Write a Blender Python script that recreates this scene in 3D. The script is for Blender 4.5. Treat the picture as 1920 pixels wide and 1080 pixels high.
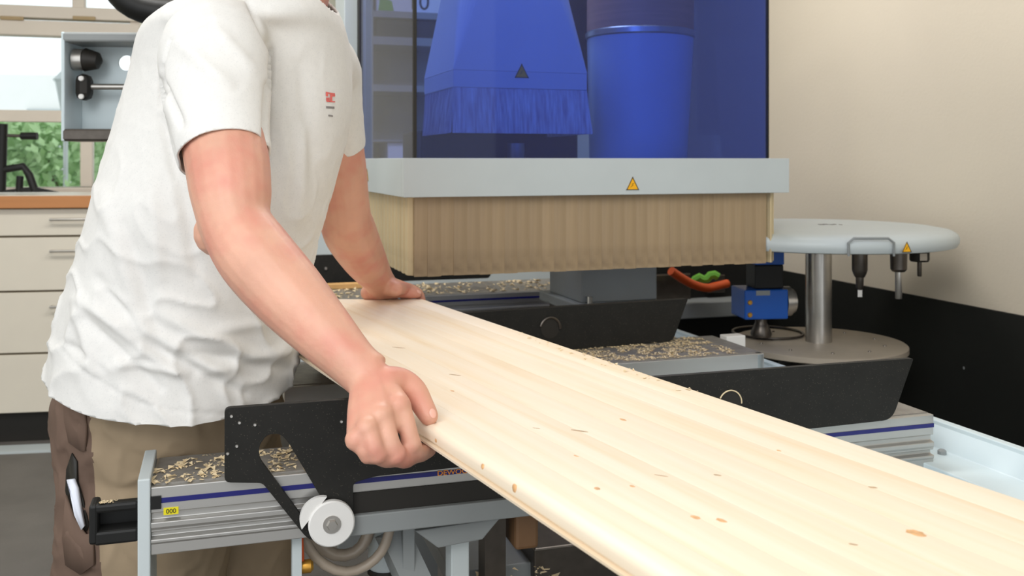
import bpy, bmesh, math, random
from mathutils import Vector, Matrix, noise
random.seed(7)
PI = math.pi
for o in list(bpy.data.objects): bpy.data.objects.remove(o, do_unlink=True)
SC = bpy.context.scene
COL = SC.collection
F = 1800.0; ZC = 1.30
def P(px, py, d): return Vector(((px-960)/F*d, d, ZC-(py-300)/F*d))
def G(px, py, z):
    d = F*(ZC-z)/(py-300); return P(px, py, d)

# ------------------------------------------------------------------ camera, world, light
cam = bpy.data.cameras.new('camera'); camo = bpy.data.objects.new('camera', cam); COL.objects.link(camo)
camo.location = (0, 0, ZC); camo.rotation_euler = (PI/2, 0, 0)
cam.sensor_width = 36; cam.lens = F/1920*36; cam.shift_y = -240/1920; cam.clip_start = 0.02
cam.dof.use_dof = True; cam.dof.focus_distance = 1.35; cam.dof.aperture_fstop = 9.0
SC.camera = camo
SC.view_settings.view_transform = 'Standard'; SC.view_settings.look = 'None'
SC.view_settings.gamma = 1.0; SC.view_settings.use_curve_mapping = False
SC.view_settings.exposure = 0.0
w = bpy.data.worlds.new('sky'); SC.world = w; w.use_nodes = True
w.node_tree.nodes['Background'].inputs[0].default_value = (0.93, 0.97, 1.0, 1)
w.node_tree.nodes['Background'].inputs[1].default_value = 1.35
def area(name, loc, target, size, power, color=(1,1,1), sy=None):
    l = bpy.data.lights.new(name, 'AREA'); l.shape = 'RECTANGLE'; l.size = size; l.size_y = sy or size; l.energy = power; l.color = color
    o = bpy.data.objects.new(name, l); COL.objects.link(o); o.location = loc
    o.rotation_euler = (Vector(target)-Vector(loc)).to_track_quat('-Z', 'Y').to_euler(); return o
area('flash_bounce', (-0.9, -0.9, 2.75), (0.3, 2.2, 0.9), 1.3, 39, (1, .99, .975))
area('ceiling_fill', (-1.6, 2.6, 2.88), (-1.6, 2.6, 0), 1.5, 30, (1, .98, .95), .5)  # area lamp added overhead to fill the room
area('ceiling_fill', (0.05, 2.95, 2.88), (0.05, 2.95, 0), 1.2, 34, (1, .98, .95), .5)  # added above the hood's open top to brighten the glazed inside

# ------------------------------------------------------------------ materials
def lin(c):
    return tuple((x/255/12.92 if x/255 <= .04045 else ((x/255+.055)/1.055)**2.4) for x in c)
def mat(name, rgb, rough=.5, metal=0.0, var=.06, scale=8, bump=0, bscale=60, stretch=None, spec=.5, sss=0, emit=None):
    m = bpy.data.materials.new(name); m.use_nodes = True; nt = m.node_tree; b = nt.nodes['Principled BSDF']
    c = lin(rgb)
    tc = nt.nodes.new('ShaderNodeTexCoord'); mp = nt.nodes.new('ShaderNodeMapping'); nt.links.new(tc.outputs['Object'], mp.inputs[0])
    if stretch: mp.inputs['Scale'].default_value = stretch
    n = nt.nodes.new('ShaderNodeTexNoise'); n.inputs['Scale'].default_value = scale; n.inputs['Detail'].default_value = 4
    nt.links.new(mp.outputs[0], n.inputs[0])
    r = nt.nodes.new('ShaderNodeValToRGB'); nt.links.new(n.outputs[0], r.inputs[0])
    r.color_ramp.elements[0].position = .3; r.color_ramp.elements[1].position = .7
    r.color_ramp.elements[0].color = tuple(max(0, x*(1-var)) for x in c)+(1,)
    r.color_ramp.elements[1].color = tuple(min(1, x*(1+var)) for x in c)+(1,)
    nt.links.new(r.outputs[0], b.inputs['Base Color'])
    b.inputs['Roughness'].default_value = rough; b.inputs['Metallic'].default_value = metal
    b.inputs['Specular IOR Level'].default_value = spec
    if sss: 
        b.inputs['Subsurface Weight'].default_value = sss; b.inputs['Subsurface Radius'].default_value = (.012, .004, .002); b.inputs['Subsurface Scale'].default_value = 1.0
    if bump:
        n2 = nt.nodes.new('ShaderNodeTexNoise'); n2.inputs['Scale'].default_value = bscale; n2.inputs['Detail'].default_value = 3
        nt.links.new(mp.outputs[0], n2.inputs[0]); bp = nt.nodes.new('ShaderNodeBump'); bp.inputs['Strength'].default_value = bump
        bp.inputs['Distance'].default_value = .004; nt.links.new(n2.outputs[0], bp.inputs['Height']); nt.links.new(bp.outputs[0], b.inputs['Normal'])
    if emit: b.inputs['Emission Color'].default_value = lin(emit[0])+(1,); b.inputs['Emission Strength'].default_value = emit[1]
    return m
def node(m, t, **kw):
    n = m.node_tree.nodes.new(t)
    for k, v in kw.items(): setattr(n, k, v)
    return n
M = {}
M['wall'] = mat('plaster_wall', (214, 203, 184), .85, var=.02, scale=2, bump=.15, bscale=90)
M['wallback'] = mat('back_wall_paint', (226, 224, 205), .85, var=.02, scale=2)
M['dado'] = mat('black_rubber_dado', (30, 31, 28), .75, var=.12, scale=3, spec=.25)
M['floor'] = mat('dark_floor', (104, 100, 95), .75, var=.12, scale=5, bump=.2)
M['ceil'] = mat('ceiling_paint', (235, 232, 225), .9, var=.02)
M['alu'] = mat('anodised_aluminium', (186, 184, 180), .36, .75, var=.05, scale=3, stretch=(.3, 6, 6))
M['alutop'] = mat('scuffed_aluminium_top', (150, 146, 140), .5, .55, var=.18, scale=40)
M['stripe'] = mat('blue_stripe', (22, 24, 104), .35, var=.04)
M['grey'] = mat('pale_grey_paint', (192, 200, 201), .42, var=.02)
M['midgrey'] = mat('grey_paint', (140, 144, 144), .5, var=.05)
M['rail'] = mat('pale_blue_grey_enamel', (205, 219, 223), .35, var=.03)
M['black'] = mat('black_plastic', (21, 21, 20), .5, var=.1, scale=20, spec=.35)
M['white'] = mat('white_nylon', (228, 226, 222), .45, var=.02)
M['steel'] = mat('brushed_steel', (196, 192, 186), .3, .9, var=.06, scale=30)
M['dsteel'] = mat('dark_steel', (92, 86, 80), .35, .85, var=.15, scale=30)
M['disc'] = mat('matt_grey_disc', (188, 176, 160), .5, .25, var=.06, scale=10)
M['yellow'] = mat('warning_yellow', (250, 182, 10), .4, var=.02)
M['lyellow'] = mat('label_yellow', (222, 208, 20), .4, var=.03)
M['ink'] = mat('black_print', (30, 26, 20), .6, var=.02)
M['blue'] = mat('cobalt_paint', (12, 84, 176), .35, var=.05)
M['orange'] = mat('orange_hose', (224, 92, 38), .5, var=.05)
M['green'] = mat('green_plastic', (110, 180, 60), .5, var=.05)
M['brass'] = mat('brass', (196, 146, 60), .35, .7, var=.1)
M['tube'] = mat('clear_grey_hose', (166, 152, 136), .35, var=.08)
M['cab'] = mat('cream_laminate', (222, 214, 198), .5, var=.015)
M['cabcase'] = mat('cabinet_case', (120, 106, 84), .6, var=.04)
M['top'] = mat('beech_edge', (190, 128, 76), .5, var=.08, scale=6, stretch=(.3, 6, 6))
M['topl'] = mat('pale_worktop', (228, 222, 208), .45, var=.03)
M['frame'] = mat('window_frame_paint', (222, 211, 196), .5, var=.02)
M['hoodw'] = mat('white_sheet_metal', (236, 240, 246), .3, var=.02)
M['brush'] = mat('white_bristles', (245, 225, 240), .6, var=.35, scale=25, stretch=(6, 6, .12))
M['hosew'] = mat('smooth_white_hose', (190, 210, 235), .3, var=.03)
M['hosed'] = mat('brown_grey_hose', (205, 150, 120), .5, var=.1, scale=20, stretch=(.2, .2, 6))
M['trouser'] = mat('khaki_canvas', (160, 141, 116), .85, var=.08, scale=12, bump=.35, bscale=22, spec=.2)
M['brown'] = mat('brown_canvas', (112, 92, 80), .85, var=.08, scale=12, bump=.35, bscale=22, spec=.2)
M['shoe'] = mat('black_leather', (35, 32, 30), .5)
M['hair'] = mat('brown_hair', (78, 54, 36), .6, var=.25, scale=60)
M['leaf'] = mat('green_leaves', (172, 206, 150), .6, var=.3, scale=2)
M['bark'] = mat('bark', (96, 78, 60), .8, var=.2)
M['house'] = mat('white_render', (240, 240, 238), .8, var=.02)
M['chip'] = mat('pine_shavings', (226, 206, 168), .7, var=.15, scale=50)
M['wood'] = mat('raw_wood_stick', (212, 166, 106), .6, var=.1)
M['cardw'] = mat('white_card', (235, 238, 248), .6, var=.02)
M['brownp'] = mat('brown_painted_cover', (112, 82, 54), .6, var=.2)
M['red'] = mat('red_print', (222, 110, 104), .8, var=.15, scale=90)
M['gprint'] = mat('grey_print', (135, 130, 128), .8, var=.15, scale=90)
M['otext'] = mat('orange_print', (240, 150, 40), .5); M['tan'] = mat('tan_hinge', (176, 152, 112), .6)
# speckled black trough plastic
def speck():
    m = mat('dusty_black_plastic', (30, 29, 26), .6, var=.15, scale=25, spec=.3); nt = m.node_tree; b = nt.nodes['Principled BSDF']
    v = nt.nodes.new('ShaderNodeTexVoronoi'); v.inputs['Scale'].default_value = 260; tc = [n for n in nt.nodes if n.type == 'TEX_COORD'][0]
    nt.links.new(tc.outputs['Object'], v.inputs['Vector'])
    r = nt.nodes.new('ShaderNodeValToRGB'); r.color_ramp.elements[0].position = .05; r.color_ramp.elements[1].position = .17
    r.color_ramp.elements[0].color = (1, 1, 1, 1); r.color_ramp.elements[1].color = (0, 0, 0, 1); nt.links.new(v.outputs['Distance'], r.inputs[0])
    mul = nt.nodes.new('ShaderNodeMath'); mul.operation = 'MULTIPLY'
    n2 = nt.nodes.new('ShaderNodeTexNoise'); n2.inputs['Scale'].default_value = 30; nt.links.new(tc.outputs['Object'], n2.inputs[0])
    nt.links.new(r.outputs[0], mul.inputs[0]); nt.links.new(n2.outputs[0], mul.inputs[1])
    mx = nt.nodes.new('ShaderNodeMix'); mx.data_type = 'RGBA'; src = b.inputs['Base Color'].links[0].from_socket
    nt.links.new(mul.outputs[0], mx.inputs[0]); nt.links.new(src, mx.inputs[6]); mx.inputs[7].default_value = lin((120, 112, 98))+(1,)
    nt.links.new(mx.outputs[2], b.inputs['Base Color']); return m
M['speck'] = speck()
# skin
def skin():
    m = mat('skin', (214, 162, 138), .5, var=.07, scale=13, sss=.12, bump=.12, bscale=160); nt = m.node_tree; b = nt.nodes['Principled BSDF']
    n = nt.nodes.new('ShaderNodeTexNoise'); n.inputs['Scale'].default_value = 18; n.inputs['Detail'].default_value = 2
    tc = [q for q in nt.nodes if q.type == 'TEX_COORD'][0]; nt.links.new(tc.outputs['Object'], n.inputs[0])
    r = nt.nodes.new('ShaderNodeValToRGB'); r.color_ramp.elements[0].position = .45; r.color_ramp.elements[1].position = .72; nt.links.new(n.outputs[0], r.inputs[0])
    r.color_ramp.elements[0].color = (0, 0, 0, 1); r.color_ramp.elements[1].color = (.55, .55, .55, 1)
    mx = nt.nodes.new('ShaderNodeMix'); mx.data_type = 'RGBA'; src = b.inputs['Base Color'].links[0].from_socket
    nt.links.new(r.outputs[0], mx.inputs[0]); nt.links.new(src, mx.inputs[6]); mx.inputs[7].default_value = lin((206, 122, 108))+(1,)
    nt.links.new(mx.outputs[2], b.inputs['Base Color']); return m
M['skin'] = skin()
# heather jersey
def jersey():
    m = mat('heather_grey_jersey', (224, 222, 218), .92, var=.02, scale=90, spec=.15, bump=.3, bscale=14); nt = m.node_tree; b = nt.nodes['Principled BSDF']
    tc = [q for q in nt.nodes if q.type == 'TEX_COORD'][0]
    n = nt.nodes.new('ShaderNodeTexNoise'); n.inputs['Scale'].default_value = 420; n.inputs['Detail'].default_value = 2; nt.links.new(tc.outputs['Object'], n.inputs[0])
    r = nt.nodes.new('ShaderNodeValToRGB'); r.color_ramp.elements[0].position = .56; r.color_ramp.elements[1].position = .7; nt.links.new(n.outputs[0], r.inputs[0])
    r.color_ramp.elements[0].color = (0, 0, 0, 1); r.color_ramp.elements[1].color = (.22, .22, .22, 1)
    mx = nt.nodes.new('ShaderNodeMix'); mx.data_type = 'RGBA'; src = b.inputs['Base Color'].links[0].from_socket
    nt.links.new(r.outputs[0], mx.inputs[0]); nt.links.new(src, mx.inputs[6]); mx.inputs[7].default_value = lin((188, 188, 188))+(1,)
    nt.links.new(mx.outputs[2], b.inputs['Base Color']); return m
M['shirt'] = jersey()
# pine: per-stave tone by Object Info random, long grain
def pine():
    m = bpy.data.materials.new('glued_pine'); m.use_nodes = True; nt = m.node_tree; b = nt.nodes['Principled BSDF']
    tc = nt.nodes.new('ShaderNodeTexCoord'); mp = nt.nodes.new('ShaderNodeMapping'); mp.inputs['Scale'].default_value = (1.1, 26, 26)
    oi = nt.nodes.new('ShaderNodeObjectInfo'); ad = nt.nodes.new('ShaderNodeVectorMath'); ad.operation = 'ADD'
    ml = nt.nodes.new('ShaderNodeMath'); ml.operation = 'MULTIPLY'; ml.inputs[1].default_value = 17; nt.links.new(oi.outputs['Random'], ml.inputs[0])
    nt.links.new(tc.outputs['Object'], ad.inputs[0]); nt.links.new(ml.outputs[0], ad.inputs[1]); nt.links.new(ad.outputs[0], mp.inputs[0])
    n = nt.nodes.new('ShaderNodeTexNoise'); n.inputs['Scale'].default_value = 1.6; n.inputs['Detail'].default_value = 5; n.inputs['Distortion'].default_value = .6
    nt.links.new(mp.outputs[0], n.inputs[0])
    r = nt.nodes.new('ShaderNodeValToRGB'); nt.links.new(n.outputs[0], r.inputs[0]); e = r.color_ramp.elements
    e[0].position = .25; e[0].color = lin((243, 230, 210))+(1,); e[1].position = .8; e[1].color = lin((233, 208, 170))+(1,)
    k = r.color_ramp.elements.new(.55); k.color = lin((240, 222, 196))+(1,)
    h = nt.nodes.new('ShaderNodeHueSaturation'); mr = nt.nodes.new('ShaderNodeMapRange'); nt.links.new(oi.outputs['Random'], mr.inputs[0])
    mr.inputs[3].default_value = .985; mr.inputs[4].default_value = 1.0; nt.links.new(mr.outputs[0], h.inputs['Value']); nt.links.new(r.outputs[0], h.inputs['Color'])
    nt.links.new(h.outputs[0], b.inputs['Base Color']); b.inputs['Roughness'].default_value = .5; b.inputs['Specular IOR Level'].default_value = .3
    return m
M['pine'] = pine()
M['knot'] = mat('pine_knot', (222, 172, 120), .5, var=.25, scale=120)
M['knotd'] = mat('dark_pine_mark', (186, 158, 126), .6, var=.2, scale=120)
# skirt strips
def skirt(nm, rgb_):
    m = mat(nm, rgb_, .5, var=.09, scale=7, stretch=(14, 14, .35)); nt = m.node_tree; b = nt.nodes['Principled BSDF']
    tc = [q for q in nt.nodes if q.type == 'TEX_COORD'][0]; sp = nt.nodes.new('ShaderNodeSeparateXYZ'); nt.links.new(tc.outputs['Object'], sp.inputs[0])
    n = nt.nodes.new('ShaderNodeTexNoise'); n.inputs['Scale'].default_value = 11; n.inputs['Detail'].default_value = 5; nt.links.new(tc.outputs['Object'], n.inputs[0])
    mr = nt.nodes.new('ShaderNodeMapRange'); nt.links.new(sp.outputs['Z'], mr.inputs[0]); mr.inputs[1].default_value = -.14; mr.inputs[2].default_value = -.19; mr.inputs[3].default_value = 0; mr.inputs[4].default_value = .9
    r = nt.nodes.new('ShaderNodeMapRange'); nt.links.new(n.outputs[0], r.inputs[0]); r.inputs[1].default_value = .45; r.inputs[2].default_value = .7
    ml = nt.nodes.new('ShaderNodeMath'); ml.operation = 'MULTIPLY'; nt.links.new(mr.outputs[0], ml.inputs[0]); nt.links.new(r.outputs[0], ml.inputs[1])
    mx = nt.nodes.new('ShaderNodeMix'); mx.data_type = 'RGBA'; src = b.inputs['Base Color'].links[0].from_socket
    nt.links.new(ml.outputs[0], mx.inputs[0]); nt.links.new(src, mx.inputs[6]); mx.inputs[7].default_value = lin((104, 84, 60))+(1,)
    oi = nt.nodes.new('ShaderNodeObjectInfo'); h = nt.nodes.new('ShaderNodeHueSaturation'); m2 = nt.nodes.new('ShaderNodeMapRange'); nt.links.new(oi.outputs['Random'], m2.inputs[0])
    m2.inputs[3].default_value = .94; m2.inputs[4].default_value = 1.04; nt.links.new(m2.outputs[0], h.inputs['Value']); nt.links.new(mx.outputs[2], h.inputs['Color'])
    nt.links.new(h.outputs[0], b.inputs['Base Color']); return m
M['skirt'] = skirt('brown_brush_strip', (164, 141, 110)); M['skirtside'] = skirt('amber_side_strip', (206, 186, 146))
def glass(name, rgb, ior=1.3, frgb=None):
    m = bpy.data.materials.new(name); m.use_nodes = True; nt = m.node_tree; nt.nodes.remove(nt.nodes['Principled BSDF'])
    out = [n for n in nt.nodes if n.type == 'OUTPUT_MATERIAL'][0]
    t = nt.nodes.new('ShaderNodeBsdfTransparent'); t.inputs[0].default_value = rgb+(1,)
    g = nt.nodes.new('ShaderNodeBsdfGlossy'); g.inputs['Roughness'].default_value = .03
    fr = nt.nodes.new('ShaderNodeFresnel'); fr.inputs[0].default_value = ior; mx = nt.nodes.new('ShaderNodeMixShader')
    ge = nt.nodes.new('ShaderNodeNewGeometry'); fm = nt.nodes.new('ShaderNodeMath'); fm.operation = 'SUBTRACT'; fm.inputs[0].default_value = 1; nt.links.new(ge.outputs['Backfacing'], fm.inputs[1])
    f2 = nt.nodes.new('ShaderNodeMath'); f2.operation = 'MULTIPLY'; nt.links.new(fm.outputs[0], f2.inputs[0]); nt.links.new(fr.outputs[0], f2.inputs[1])
    nt.links.new(f2.outputs[0], mx.inputs[0]); nt.links.new(t.outputs[0], mx.inputs[1]); nt.links.new(g.outputs[0], mx.inputs[2])
    last = mx.outputs[0]
    if frgb:  # even haze, mixed into the sheet as diffuse colour
        d = nt.nodes.new('ShaderNodeBsdfDiffuse'); d.inputs[0].default_value = frgb+(1,); m2 = nt.nodes.new('ShaderNodeMixShader'); m2.inputs[0].default_value = .09
        nt.links.new(last, m2.inputs[1]); nt.links.new(d.outputs[0], m2.inputs[2]); last = m2.outputs[0]
    nt.links.new(last, out.inputs[0]); return m
M['glassb'] = glass('blue_acrylic', (.46, .58, .90), 1.4, frgb=(.14, .17, .45))
M['glasss'] = glass('side_blue_acrylic', (.50, .56, .80), 1.25, frgb=(.12, .13, .25))
M['glassw'] = glass('window_glass', (.96, .98, .98))

# ------------------------------------------------------------------ mesh helpers
class MB:
    def __init__(s): s.v = []; s.f = []
    def add(s, vs, fs):
        k = len(s.v); s.v += [tuple(v) for v in vs]; s.f += [tuple(i+k for i in f) for f in fs]; return s
    def box(s, x0, x1, y0, y1, z0, z1):
        return s.add([(x0,y0,z0),(x1,y0,z0),(x1,y1,z0),(x0,y1,z0),(x0,y0,z1),(x1,y0,z1),(x1,y1,z1),(x0,y1,z1)],
                     [(0,3,2,1),(4,5,6,7),(0,1,5,4),(1,2,6,5),(2,3,7,6),(3,0,4,7)])
    def prism(s, poly, a, b, ax='y'):   # poly of 2-tuples, extruded from a to b along ax
        def v(p, t): return {'y': (p[0], t, p[1]), 'x': (t, p[0], p[1]), 'z': (p[0], p[1], t)}[ax]
        n = len(poly); vs = [v(p, a) for p in poly]+[v(p, b) for p in poly]
        return s.add(vs, [tuple(range(n))[::-1], tuple(range(n, 2*n))]+[(i, (i+1) % n, n+(i+1) % n, n+i) for i in range(n)])
    def tube(s, pts, rad, seg=14, cap=True):
        pts = [Vector(p) for p in pts]; n = len(pts)
        if not hasattr(rad, '__len__'): rad = [rad]*n
        up = Vector((0, 0, 1)); k = len(s.v); prev = None
        for i, p in enumerate(pts):
            t = (pts[min(i+1, n-1)]-pts[max(i-1, 0)]).normalized()
            if prev is None:
                a = t.cross(up if abs(t.dot(up)) < .9 else Vector((1, 0, 0))).normalized()
            else: a = (prev-t*prev.dot(t)).normalized()
            prev = a; b = t.cross(a); r = rad[i]; r = r if hasattr(r, '__len__') else (r, r)
            for j in range(seg):
                an = 2*PI*j/seg; q = p+a*math.cos(an)*r[0]+b*math.sin(an)*r[1]; s.v.append(tuple(q))
        for i in range(n-1):
            for j in range(seg):
                s.f.append((k+i*seg+j, k+i*seg+(j+1) % seg, k+(i+1)*seg+(j+1) % seg, k+(i+1)*seg+j))
        if cap: s.f.append(tuple(k+j for j in range(seg))[::-1]); s.f.append(tuple(k+(n-1)*seg+j for j in range(seg)))
        return s
    def lathe(s, prof, c=(0,0,0), seg=32, ax='z'):
        k = len(s.v); n = len(prof)
        for r, z in prof:
            for j in range(seg):
                a = 2*PI*j/seg; x, y = r*math.cos(a), r*math.sin(a)
                q = {'z': (x, y, z), 'y': (x, z, y), 'x': (z, x, y)}[ax]; s.v.append((q[0]+c[0], q[1]+c[1], q[2]+c[2]))
        for i in range(n-1):
            for j in range(seg): s.f.append((k+i*seg+j, k+i*seg+(j+1) % seg, k+(i+1)*seg+(j+1) % seg, k+(i+1)*seg+j))
        s.f.append(tuple(k+j for j in range(seg))[::-1]); s.f.append(tuple(k+(n-1)*seg+j for j in range(seg)))
        return s
    def ball(s, c, r, seg=14):
        r = r if hasattr(r, '__len__') else (r, r, r); k = len(s.v); R = seg//2
        for i in range(1, R):
            ph = PI*i/R
            for j in range(seg):
                a = 2*PI*j/seg; s.v.append((c[0]+r[0]*math.sin(ph)*math.cos(a), c[1]+r[1]*math.sin(ph)*math.sin(a), c[2]-r[2]*math.cos(ph)))
        b = len(s.v); s.v.append((c[0], c[1], c[2]-r[2])); s.v.append((c[0], c[1], c[2]+r[2]))
        for i in range(R-2):
            for j in range(seg): s.f.append((k+i*seg+j, k+i*seg+(j+1) % seg, k+(i+1)*seg+(j+1) % seg, k+(i+1)*seg+j))
        for j in range(seg):
            s.f.append((b, k+(j+1) % seg, k+j)); s.f.append((b+1, k+(R-2)*seg+j, k+(R-2)*seg+(j+1) % seg))
        return s
    def mesh(s, name):
        me = bpy.data.meshes.new(name); me.from_pydata(s.v, [], s.f); me.validate()
        bm = bmesh.new(); bm.from_mesh(me); bmesh.ops.recalc_face_normals(bm, faces=bm.faces); bm.to_mesh(me); bm.free(); return me
    def build(s, name, m, parent=None, bevel=0, smooth=False, sub=0):
        me = s.mesh(name); o = bpy.data.objects.new(name, me); COL.objects.link(o); me.materials.append(m)
        if parent: o.parent = parent
        if bevel:
            b = o.modifiers.new('bevel', 'BEVEL'); b.width = bevel; b.segments = 2; b.limit_method = 'ANGLE'; b.angle_limit = math.radians(40)
        if sub: q = o.modifiers.new('sub', 'SUBSURF'); q.levels = q.render_levels = sub
        if smooth:
            for p in me.polygons: p.use_smooth = True
            if not bevel and not sub:
                try: me.set_sharp_from_angle(angle=math.radians(38))
                except Exception: pass
        return o
def tag(o, label=None, cat=None, group=None, kind=None):
    if label: o['label'] = label
    if cat: o['category'] = cat
    if group: o['group'] = group
    if kind: o['kind'] = kind
    return o
def empty(name, loc=(0,0,0), rz=0, label=None, cat=None, group=None):
    o = bpy.data.objects.new(name, None); COL.objects.link(o); o.location = loc; o.rotation_euler = (0, 0, rz); o.empty_display_size = .05
    return tag(o, label, cat, group)
def struct(mb, name, m, parent=None, **k):
    o = mb.build(name, m, parent, **k)
    if not parent: o['kind'] = 'structure'
    return o
def local(o):  # matrix world->local for an unparented empty
    return (Matrix.Translation(o.location) @ Matrix.Rotation(o.rotation_euler.z, 4, 'Z')).inverted()
def text(name, body, size, m, parent, loc, rot, ext=.0004, sx=1):
    cu = bpy.data.curves.new(name, 'FONT'); cu.body = body; cu.size = size; cu.extrude = ext; cu.align_x = 'CENTER'; cu.align_y = 'CENTER'
    t = bpy.data.objects.new(name, cu); COL.objects.link(t); bpy.context.view_layer.update()
    me = bpy.data.meshes.new_from_object(t.evaluated_get(bpy.context.evaluated_depsgraph_get())); bpy.data.objects.remove(t)
    me.materials.clear(); me.materials.append(m); o = bpy.data.objects.new(name, me); COL.objects.link(o); o.parent = parent
    o.location = loc; o.rotation_euler = rot; o.scale = (sx, 1, 1); return o
def warning(parent, loc, rz, s, m=None, label='yellow warning triangle sticker'):
    a = MB().prism([(-s/2, 0), (s/2, 0), (0, s*.95)], -.0005, 0).build('warning_sticker', m or M['yellow'], parent); a.location = loc; a.rotation_euler = (0, 0, rz)
    a['label'] = label
    b = MB()
    t = s*.05
    for p, q in (((-s/2, 0), (s/2, 0)), ((s/2, 0), (0, s*.95)), ((0, s*.95), (-s/2, 0))):
        d = Vector((q[0]-p[0], q[1]-p[1])).normalized(); n = Vector((-d.y, d.x))*t
        b.prism([p, q, (q[0]+n.x, q[1]+n.y), (p[0]+n.x, p[1]+n.y)], -.001, -.0005)
    b.prism([(-.22*s, .16*s), (.04*s, .34*s), (-.02*s, .40*s), (.2*s, .56*s), (-.06*s, .42*s), (0, .36*s)], -.001, -.0005)
    b.build('symbol', M['ink'], a); return a

# ------------------------------------------------------------------ room shell
WA = Vector((1.48, 2.78)); WD = Vector((1.12-1.48, 3.88-2.78)).normalized()       # right wall line
BYAW = math.radians(15.5); BD = Vector((math.cos(BYAW), math.sin(BYAW))); BO = Vector((-2.4, 5.0))
def wallbox(p, q, z0, z1, th, side, name, m, parent=None):
    p, q = Vector(p), Vector(q); d = (q-p).normalized(); n = Vector((-d.y, d.x))*side*th
    return struct(MB().prism([tuple(p), tuple(q), tuple(q+n), tuple(p+n)], z0, z1, 'z'), name, m, parent)
def isect(p, d, q, e):
    den = d.x*e.y-d.y*e.x; t = ((q.x-p.x)*e.y-(q.y-p.y)*e.x)/den; return p+d*t
CORN = isect(WA, WD, BO, BD)
HC = 3.1
struct(MB().box(-5, 4, -2, 7.5, -.1, 0), 'floor', M['floor'])
struct(MB().box(-5, 4, 0.4, 7.0, HC, HC+.1), 'ceiling', M['ceil'])
near = WA-WD*4.5
wallbox(near, CORN+WD*.3, 0, HC, .2, -1, 'wall_right', M['wall'])
DT = .85   # top of the dark dado
wallbox(near-Vector((.012, .004)), CORN-Vector((.012, .004)), .0, DT, .012, -1, 'trim_1', M['dado'])
# bright spots scuffed in the dado
# back wall with window opening
def bw(t, y=0): q = BO+BD*t+Vector((-BD.y, BD.x))*y; return (q.x, q.y)
def bt(px):  # parameter along back wall seen at pixel column px
    k = (px-960)/F; return (k*BO.y-BO.x)/(BD.x-k*BD.y)
def bz(px, py): t = bt(px); d = BO.y+BD.y*t; return ZC-(py-300)/F*d
WL, WR = bt(-420), bt(262); wz0 = bz(60, 352); wz1 = 2.75
def bpan(t0, t1, z0, z1, y0, y1, mb):
    a, b, c, d = bw(t0, y0), bw(t1, y0), bw(t1, y1), bw(t0, y1); return mb.prism([a, b, c, d], z0, z1, 'z')
tR = (CORN-BO).dot(BD)
mb = MB(); bpan(-2.4, WL, 0, HC, 0, .2, mb); bpan(WR, tR+.1, 0, HC, 0, .2, mb); bpan(WL, WR, 0, wz0, 0, .2, mb); bpan(WL, WR, wz1, HC, 0, .2, mb)
struct(mb, 'wall_back', M['wallback'])
struct(MB().box(-4.6, -4.4, .4, 6, 0, HC), 'wall_left', M['wallback'])
# window frame and panes
win = tag(empty('window_1', bw((WL+WR)/2)+(wz0,)), kind='structure'); win['kind'] = 'structure'
wi = Matrix.Translation(win.location).inverted()
def wpart(name, m, t0, t1, z0, z1, y0, y1, bevel=0):
    b = MB(); bpan(t0, t1, z0, z1, y0, y1, b); b.v = [tuple(wi @ Vector(v)) for v in b.v]; return b.build(name, m, win, bevel=bevel)
t17 = bt(160)
zT0, zT1 = bz(60, 228), bz(60, 206); zB0, zB1 = bz(60, 66), bz(60, 10)
wpart('sill', M['frame'], WL-.04, WR+.04, wz0-.03, wz0, -.05, .1, .005)
wpart('transom', M['frame'], WL, WR, zT0, zT1, .03, .1, .004)
wpart('transom', M['frame'], WL, WR, zB0, bz(60, 38), .0, .1, .004)
wpart('transom', M['frame'], WL, WR, bz(60, 33), zB1, .0, .1, .004)
for px in (160, -130): wpart('mullion', M['frame'], bt(px)-.03, bt(px)+.03, wz0, zB0, .03, .1, .004)
for px in (145, 275, -150): wpart('mullion', M['frame'], bt(px)-.03, bt(px)+.03, zB1, wz1, .03, .1, .004)
for px in (25, 160): wpart('hinge', M['tan'], bt(px)-.06, bt(px)+.05, bz(px, 38), bz(px, 31), -.012, .0, .003)
wpart('pane', M['glassw'], WL, WR, wz0, wz1, .06, .066)
wpart('frame', M['frame'], WL, WL+.05, wz0, wz1, .02, .11); wpart('frame', M['frame'], WR-.05, WR, wz0, wz1, .02, .11)
# outside: house, tree, lamp
ho = empty('neighbour_house', (-4.3, 11.5, 0), math.radians(10), 'pale rendered house facade far behind the window glass', 'building')
MB().box(-4, .8, 0, 3, 0, 2.3).build('wall', M['house'], ho)
for k in range(3): MB().box(-2.6+k*1.2, -2.0+k*1.2, -.03, 0, 1.2, 1.9).build('window', M['grey'], ho)
def tree(x, y, h, r, n, seed, label):
    rnd = random.Random(seed); t = empty('garden_tree', (x, y, 0), 0, label, 'tree')
    MB().tube([(0, 0, 0), (.05, 0, h*.5), (0, .05, h*.8)], [.09, .06, .03], 8).build('trunk', M['bark'], t)
    b = MB()
    for i in range(n):
        while True:
            q = Vector((rnd.uniform(-1, 1), rnd.uniform(-1, 1), rnd.uniform(-1, 1)))
            if .35 < q.length < 1: break
        q = Vector((q.x*r*1.25, q.y*r, h*.62+q.z*h*.38)); s = rnd.uniform(.03, .075)
        a = Vector((rnd.uniform(-1, 1), rnd.uniform(-1, 1), rnd.uniform(-1, 1))).normalized(); c = a.orthogonal().normalized()
        b.add([q-a*s, q+c*s*.5, q+a*s, q-c*s*.5], [(0, 1, 2, 3)])
    f = b.build('foliage', M['leaf'], t); f['kind'] = 'stuff'
tree(-4.15, 8.6, 1.72, .75, 5200, 1, 'bushy green tree outside the lower window panes')
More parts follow.
